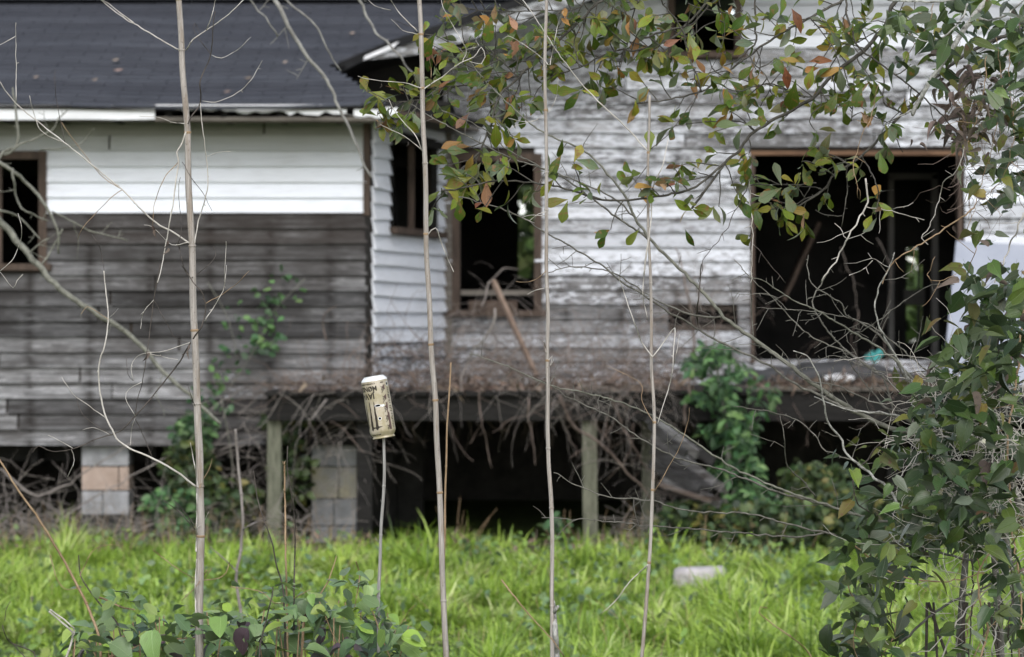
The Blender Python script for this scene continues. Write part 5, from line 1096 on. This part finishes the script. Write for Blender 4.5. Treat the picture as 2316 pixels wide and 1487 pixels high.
for i, (pts, w, mt, lb) in enumerate((([(1120, 700), (1110, 745), (1085, 780), (1060, 820), (1045, 860), (1035, 915)], 9, 'dead_grey', 'pale dead vine draping from the window hole down over the porch edge'),
   ([(1265, 895), (1280, 935), (1300, 965), (1370, 1010), (1430, 1080), (1490, 1150)], 13, 'dead', 'thick brown dead limb slanting down under the porch end'), ([(1380, 900), (1420, 990), (1480, 1080), (1530, 1140)], 10, 'dead', 'thinner brown dead limb running steeper under the porch end'),
   ([(1090, 690), (1110, 640), (1150, 600), (1175, 610)], 8, 'dead_grey', 'bare grey vine arching inside the tall window hole'), ([(1545, 960), (1560, 860), (1570, 740), (1550, 640), (1530, 560)], 12, 'dead', 'bare brown sapling stem standing against the gable wall'), ([(1085, 885), (1090, 950), (1110, 1060)], 5, 'dead', 'thin root dangling below the porch in the dark'),
   ([(1195, 900), (1200, 960), (1212, 1050)], 5, 'dead', 'thin root dangling near the middle cane in the dark'), ([(1900, 560), (1930, 640), (1940, 740), (1930, 860)], 6, 'twig_dark', 'dim curved stem inside the large opening'), ([(1985, 540), (2015, 620), (2000, 720), (1950, 830)], 6, 'twig_dark', 'second dim curved stem inside the large opening'),
   ([(0, 1060), (80, 1120), (160, 1090), (300, 1000)], 9, 'dead_grey', 'grey dead bough lying before the dark crawlspace'), ([(60, 1230), (190, 1140), (330, 1060), (420, 1010)], 8, 'dead_grey', 'long grey stick propped across the block pier'), ([(735, 900), (720, 930), (700, 950)], 6, 'dead_grey', 'short grey strand under the porch beam'), ([(740, 770), (728, 730), (745, 700), (760, 690)], 6, 'dead', 'small curled tendril against the grey boards'))):
    Y = 21.4 if i not in (3, 7, 8, 9, 10) else (24.1 if i == 3 else 23.6 if i in (7, 8) else 21.9)
    P, rad = px_line(pts, Y, .3 if i < 4 else 0, w*.62, w*.28, 14, 8); m = MB(); m.tube(P, rad, 6); side_twigs(m, P, 5, .07, Y, .002, depth=0); m.build('dead_vine', M[mt], smooth=True, label=lb, category='dead vine')
tangle('dead_brush', [(-60, 400, 1175, 1235, 21.2, 22.2, 330), (-40, 150, 1080, 1200, 21.3, 22.2, 50), (380, 700, 1150, 1235, 21.2, 22.2, 190), (440, 600, 900, 1150, 21.8, 22.3, 70), (1380, 1700, 1160, 1240, 20.8, 21.8, 160), (300, 400, 1080, 1200, 21.8, 22.3, 24)], 'dead_grey', (.2, .6), (.001, .0032), None, .05, .18, .0, kind='stuff', label='low brown dead brush along the foot of the house')
def cloud(name, label, cat, blobs, mats, leafsize, loc, stems=(), dmul=1.0, shape='clump'):
    root = empty(name, loc, label, cat); its = {}
    for (x, y, rx, ry, Y0, Y1, n, mk) in blobs:
        for k in range(int(n*dmul)):
            a = random.uniform(0, 6.28); r = math.sqrt(random.random()); Y = random.uniform(Y0, Y1)
            p = W(x+rx*r*math.cos(a), y+ry*r*math.sin(a), Y)
            if p.z < .02: p.z = .02+random.random()*.1
            its.setdefault(mk, []).append((random.choice(LV[shape] if mk != 'lit' else LV['dead']), p, orient(Vector((random.gauss(0, 1), random.gauss(0, .6), random.gauss(-.4, .5))), Vector((random.gauss(0, .6), -.6, .8))+rv(.4)), random.uniform(.7, 1.3)*leafsize))
    for mk, it in its.items(): joined('foliage', it, M[mk] if mk in M else M['litter'], root, kind='stuff')
    for a, b, w in stems:
        m = MB(); m.tube(smooth_line([W(*a), (W(*a)+W(*b))/2+rv(.04), W(*b)], .15), w, 6); m.build('stem', M['bark_green'], root, smooth=True)
    return root
cloud('green_shrub', 'fresh green feathery shrub growing up past the porch corner', 'shrub',
      [(1610+random.gauss(0, 26)+k*9, 800+k*36+random.gauss(0, 14), 34, 24, 20.9, 21.7, 62, 'far_green') for k in range(12)]+[(1640+random.gauss(0, 42)+k*6, 830+k*36, 30, 18, 20.9, 21.7, 34, 'far_green') for k in range(11)]+[ (1600, 800, 30, 20, 21.0, 21.4, 30, 'far_green'), (1690, 1170, 110, 60, 20.8, 21.6, 380, 'far_green'), (1720, 900, 30, 40, 21, 21.4, 40, 'far_green')], None, .082, (XW(1650, 21.2), 21.2, 0),
      [((1640, 1250, 21.2), (1650, 1000, 21.2), .02), ((1650, 1000, 21.2), (1620, 820, 21.2), .012), ((1650, 1080, 21.2), (1700, 960, 21.2), .01)], 1.0, 'oak')
cloud('low_ivy_bank', 'low dark bank of ivy and yellowing leaves right of the green shrub', 'shrub',
      [(1560, 1180, 80, 50, 20.6, 21.6, 320, 'far_dark'), (1750, 1190, 170, 60, 20.6, 21.6, 900, 'far_dark'), (1900, 1180, 130, 70, 20.6, 21.6, 700, 'far_dark'), (1850, 1090, 90, 50, 21, 21.8, 240, 'far_dark'), (1680, 1215, 200, 35, 20.5, 21.2, 420, 'far_dark'), (2080, 1180, 120, 80, 20.8, 21.8, 420, 'far_dark'), (1990, 1210, 300, 40, 20.4, 21.2, 500, 'far_dark')], None, .07, (XW(1800, 21), 21.0, 0),
      [((1700, 1240, 21), (1760, 1120, 21.2), .01), ((1900, 1250, 21), (1880, 1100, 21.2), .01)])
cloud('corner_ivy', 'dark ivy climbing beside the block pier at the foot of the grey wall', 'ivy',
      [(430, 1060, 60, 70, 21.6, 22.3, 360, 'far_dark'), (440, 970, 50, 40, 22.0, 22.4, 170, 'far_green'), (400, 1150, 70, 50, 21.4, 22.2, 300, 'far_green'), (520, 1140, 70, 60, 21.4, 22.2, 220, 'far_dark'), (660, 1060, 50, 80, 21.9, 22.4, 160, 'far_dark'), (650, 950, 60, 30, 22, 22.4, 60, 'far_dark')], None, .065, (XW(430, 21.9), 21.9, 0),
      [((430, 1230, 22.1), (440, 1000, 22.2), .012)])
cloud('wall_creeper', 'sparse green creeper scattered over the weathered grey boards', 'creeper',
      [(590, 760, 50, 40, 22.2, 22.42, 42, 'far_green'), (560, 700, 90, 50, 22.2, 22.42, 26, 'far_green'), (650, 650, 60, 40, 22.2, 22.42, 16, 'far_green'), (520, 830, 50, 50, 22.2, 22.42, 22, 'far_green'), (480, 900, 60, 40, 22.2, 22.42, 20, 'far_green')], None, .055, (XW(540, 22.2), 22.2, 0),
      [((520, 1230, 22.3), (500, 900, 22.38), .006), ((500, 900, 22.38), (600, 740, 22.38), .004), ((580, 770, 22.38), (690, 630, 22.38), .003), ((540, 830, 22.38), (470, 640, 22.38), .003)])
cloud('young_weed', 'small pale green weed sprouting before the dark porch gap', 'weed', [(1262, 1185, 24, 20, 20.6, 20.8, 26, 'far_green'), (1262, 1230, 20, 20, 20.6, 20.8, 16, 'far_green')], None, .055, (XW(1262, 20.7), 20.7, 0), [((1262, 1300, 20.7), (1262, 1190, 20.7), .004)])
# trees behind the house
def far_tree(x, y, h, r, label, n=900, bark='bark'):
    root = empty('background_tree', (x, y, 0), label, 'tree'); m = MB()
    m.tube(smooth_line([(x, y, -.05), (x+.1, y, h*.4), (x-.05, y, h*.75)], .4), .14, 8); m.build('trunk', M[bark], root, smooth=True)
    it = []; cs = [(random.gauss(0, r*.45), random.gauss(0, r*.4), random.uniform(h*(.35 if n < 2000 else .06), h)) for _ in range(14 if n < 2000 else 26)]
    for k in range(n):
        c_ = random.choice(cs); p = Vector((x+c_[0], y+c_[1], c_[2]))+rv(r*.2); it.append((random.choice(LV['clump']), p, orient(rv(), rv()+Vector((0, -.3, .6))), random.uniform(.16, .32)))
    joined('crown', it, M['far_tree'], root, kind='stuff')
for i, (x, y, h, r, lb) in enumerate(((-6.5, 40, 8, 2.2, 'broad tree rising behind the left end of the roof ridge'), (-3.4, 44, 8, 2.2, 'slim tree behind the middle of the roof ridge'), (-.9, 38, 7.5, 1.8, 'tree behind the house where roof and gable meet'), (1.0, 38.5, 5.5, 1.7, 'bushy tree seen green through the tall window hole'), (5.6, 39.5, 5.5, 1.7, 'bushy tree seen as a green slit through the large opening'))):
    far_tree(x, y, h, r, lb, 1000 if i < 3 else 2600)

# ================================================================= grass
def grass(name, n_tuft, blades, region, hmin, hmax, label, width=.0066, xlim=1.0):
    cx = []; cy = []
    y = np.sqrt(rng.uniform(region[0]**2, region[1]**2, n_tuft)); x = rng.uniform(-1, 1, n_tuft)*(.1765*y+.35)*xlim
    dens = np.array([mnoise.noise(Vector((a*1.1, b*.9, 4))) for a, b in zip(x, y)])
    hs_ = rng.uniform(hmin, hmax, n_tuft)*(1+1.1*dens)*np.where(rng.random(n_tuft) < .08, 1.5, 1)
    tone = np.clip(rng.random(n_tuft)*.7+.25+.9*np.array([mnoise.noise(Vector((a*2.1, b*1.6, 14))) for a, b in zip(x, y)]), 0, 1)
    fine = np.array([mnoise.noise(Vector((a*3.6, b*2.6, 24))) for a, b in zip(x, y)]); hs_ = hs_*np.where(dens < -.22, .6, 1)*np.where(fine < -.12, .35, 1)
    N_ = n_tuft*blades; sp = rng.normal(0, .034, N_); sq = rng.normal(0, .034, N_); bx = np.repeat(x, blades)+sp; by = np.repeat(y, blades)+sq
    h = np.repeat(hs_, blades)*rng.uniform(.45, 1.1, N_); ang = np.arctan2(sq, sp)+rng.normal(0, .7, N_); lean = np.abs(rng.normal(.9, .45, N_))
    # neighbours lean the same way in part
    la = np.repeat(rng.uniform(0, 2*np.pi, n_tuft), blades); ang = np.where(rng.random(N_) < .3, la+rng.normal(0, .5, N_), ang)
    dx, dy = np.cos(ang), np.sin(ang); px_, py_ = -dy, dx
    tw = rng.uniform(-1.2, 1.2, N_); px_, py_ = np.cos(ang+1.57+tw), np.sin(ang+1.57+tw)
    w = width*rng.uniform(.6, 1.5, N_)
    V = np.zeros((N_, 7, 3)); T = (0, .35, .7, 1.0); zb = .0
    for j, t in enumerate(T):
        off = h*lean*t**1.9; zz_ = h*(t-.42*lean*t**2.4); ww = w*(1-t**1.6)*(.8 if j == 0 else 1)
        c = np.stack([bx+dx*off, by+dy*off, zz_-.01], 1)
        if j < 3:
            V[:, j*2] = c+np.stack([px_*ww, py_*ww, 0*ww], 1); V[:, j*2+1] = c-np.stack([px_*ww, py_*ww, 0*ww], 1)
        else: V[:, 6] = c
    base = np.arange(N_)[:, None]*7
    tri = np.array([[0, 1, 3], [0, 3, 2], [2, 3, 5], [2, 5, 4], [4, 5, 6]]); F_ = (base[:, None, :]+tri[None]).reshape(-1, 3)
    me = bpy.data.meshes.new(name); me.vertices.add(N_*7); me.vertices.foreach_set('co', V.astype(np.float32).ravel())
    nf = len(F_); me.loops.add(nf*3); me.loops.foreach_set('vertex_index', F_.astype(np.int32).ravel()); me.polygons.add(nf)
    me.polygons.foreach_set('loop_start', np.arange(0, nf*3, 3, dtype=np.int32)); me.polygons.foreach_set('loop_total', np.full(nf, 3, dtype=np.int32)) if False else None
    me.update(calc_edges=True)
    a = me.attributes.new('rnd', 'FLOAT', 'POINT'); rr = np.clip(np.repeat(tone, blades)*.6+rng.random(N_)*.46-.03, 0, 1); a.data.foreach_set('value', np.repeat(rr, 7).astype(np.float32))
    a = me.attributes.new('hgt', 'FLOAT', 'POINT'); a.data.foreach_set('value', np.tile(np.array([0, 0, .35, .35, .7, .7, 1]), N_).astype(np.float32))
    me.materials.append(M['grass']); o = bpy.data.objects.new(name, me); COL.objects.link(o); tag(o, label, kind='stuff'); return o
grass('grass', 7600, 24, (12.5, 21.5), .10, .22, 'long bright green grass covering the yard')
grass('grass', 800, 46, (12.8, 21.5), .17, .27, 'taller arching tufts standing out of the yard grass', .0075)
# broad weeds in the grass
it = []
for k in range(1700):
    y = math.sqrt(random.uniform(13**2, 21.3**2)); x = random.uniform(-1, 1)*(.18*y+.2)
    if mnoise.noise(Vector((x*.9, y*.7, 9))) < .1 and random.random() < .85: continue
    for q in range(random.choice((2, 3, 4))):
        it.append((random.choice(LV['clump']), Vector((x, y, random.uniform(.08, .20)))+rv(.03), orient(rv(), Vector((0, -.3, 1))+rv(.35)), random.uniform(.03, .055)))
joined('broadleaf_weeds', it, M['clump'], None, kind='stuff', label='broad-leaved weeds scattered through the grass')
m = MB()
for k in range(620):
    y = random.uniform(20.3, 22.1) if k < 460 else random.uniform(14, 20); x = random.uniform(-.19, .19)*y; h = random.uniform(.12, .42) if k < 460 else random.uniform(.12, .26); l = Vector((random.gauss(0, .25), random.gauss(0, .2), 1))
    if -1.1 < x < .75 and k < 460 and random.random() < .85: continue
    m.tube([Vector((x, y, 0)), Vector((x, y, 0))+l*h*.55, Vector((x, y, 0))+l*h+Vector((random.gauss(0, .04), 0, -.02))], [.0022, .0018, .001], 3, False)
m.build('dry_straw', M['twig_tan'], None, kind='stuff', label='dry straw stalks standing among the grass and along the house')
it = []
for k in range(500):
    y = random.uniform(20.6, 22.0); x = random.uniform(-4.2, 4.2); it.append((random.choice(LV['dead']), Vector((x, y, random.uniform(.01, .12))), orient(rv(), rv()), random.uniform(.05, .10)))
joined('leaf_litter', it, M['litter'], None, kind='stuff', label='brown leaf litter at the foot of the house')
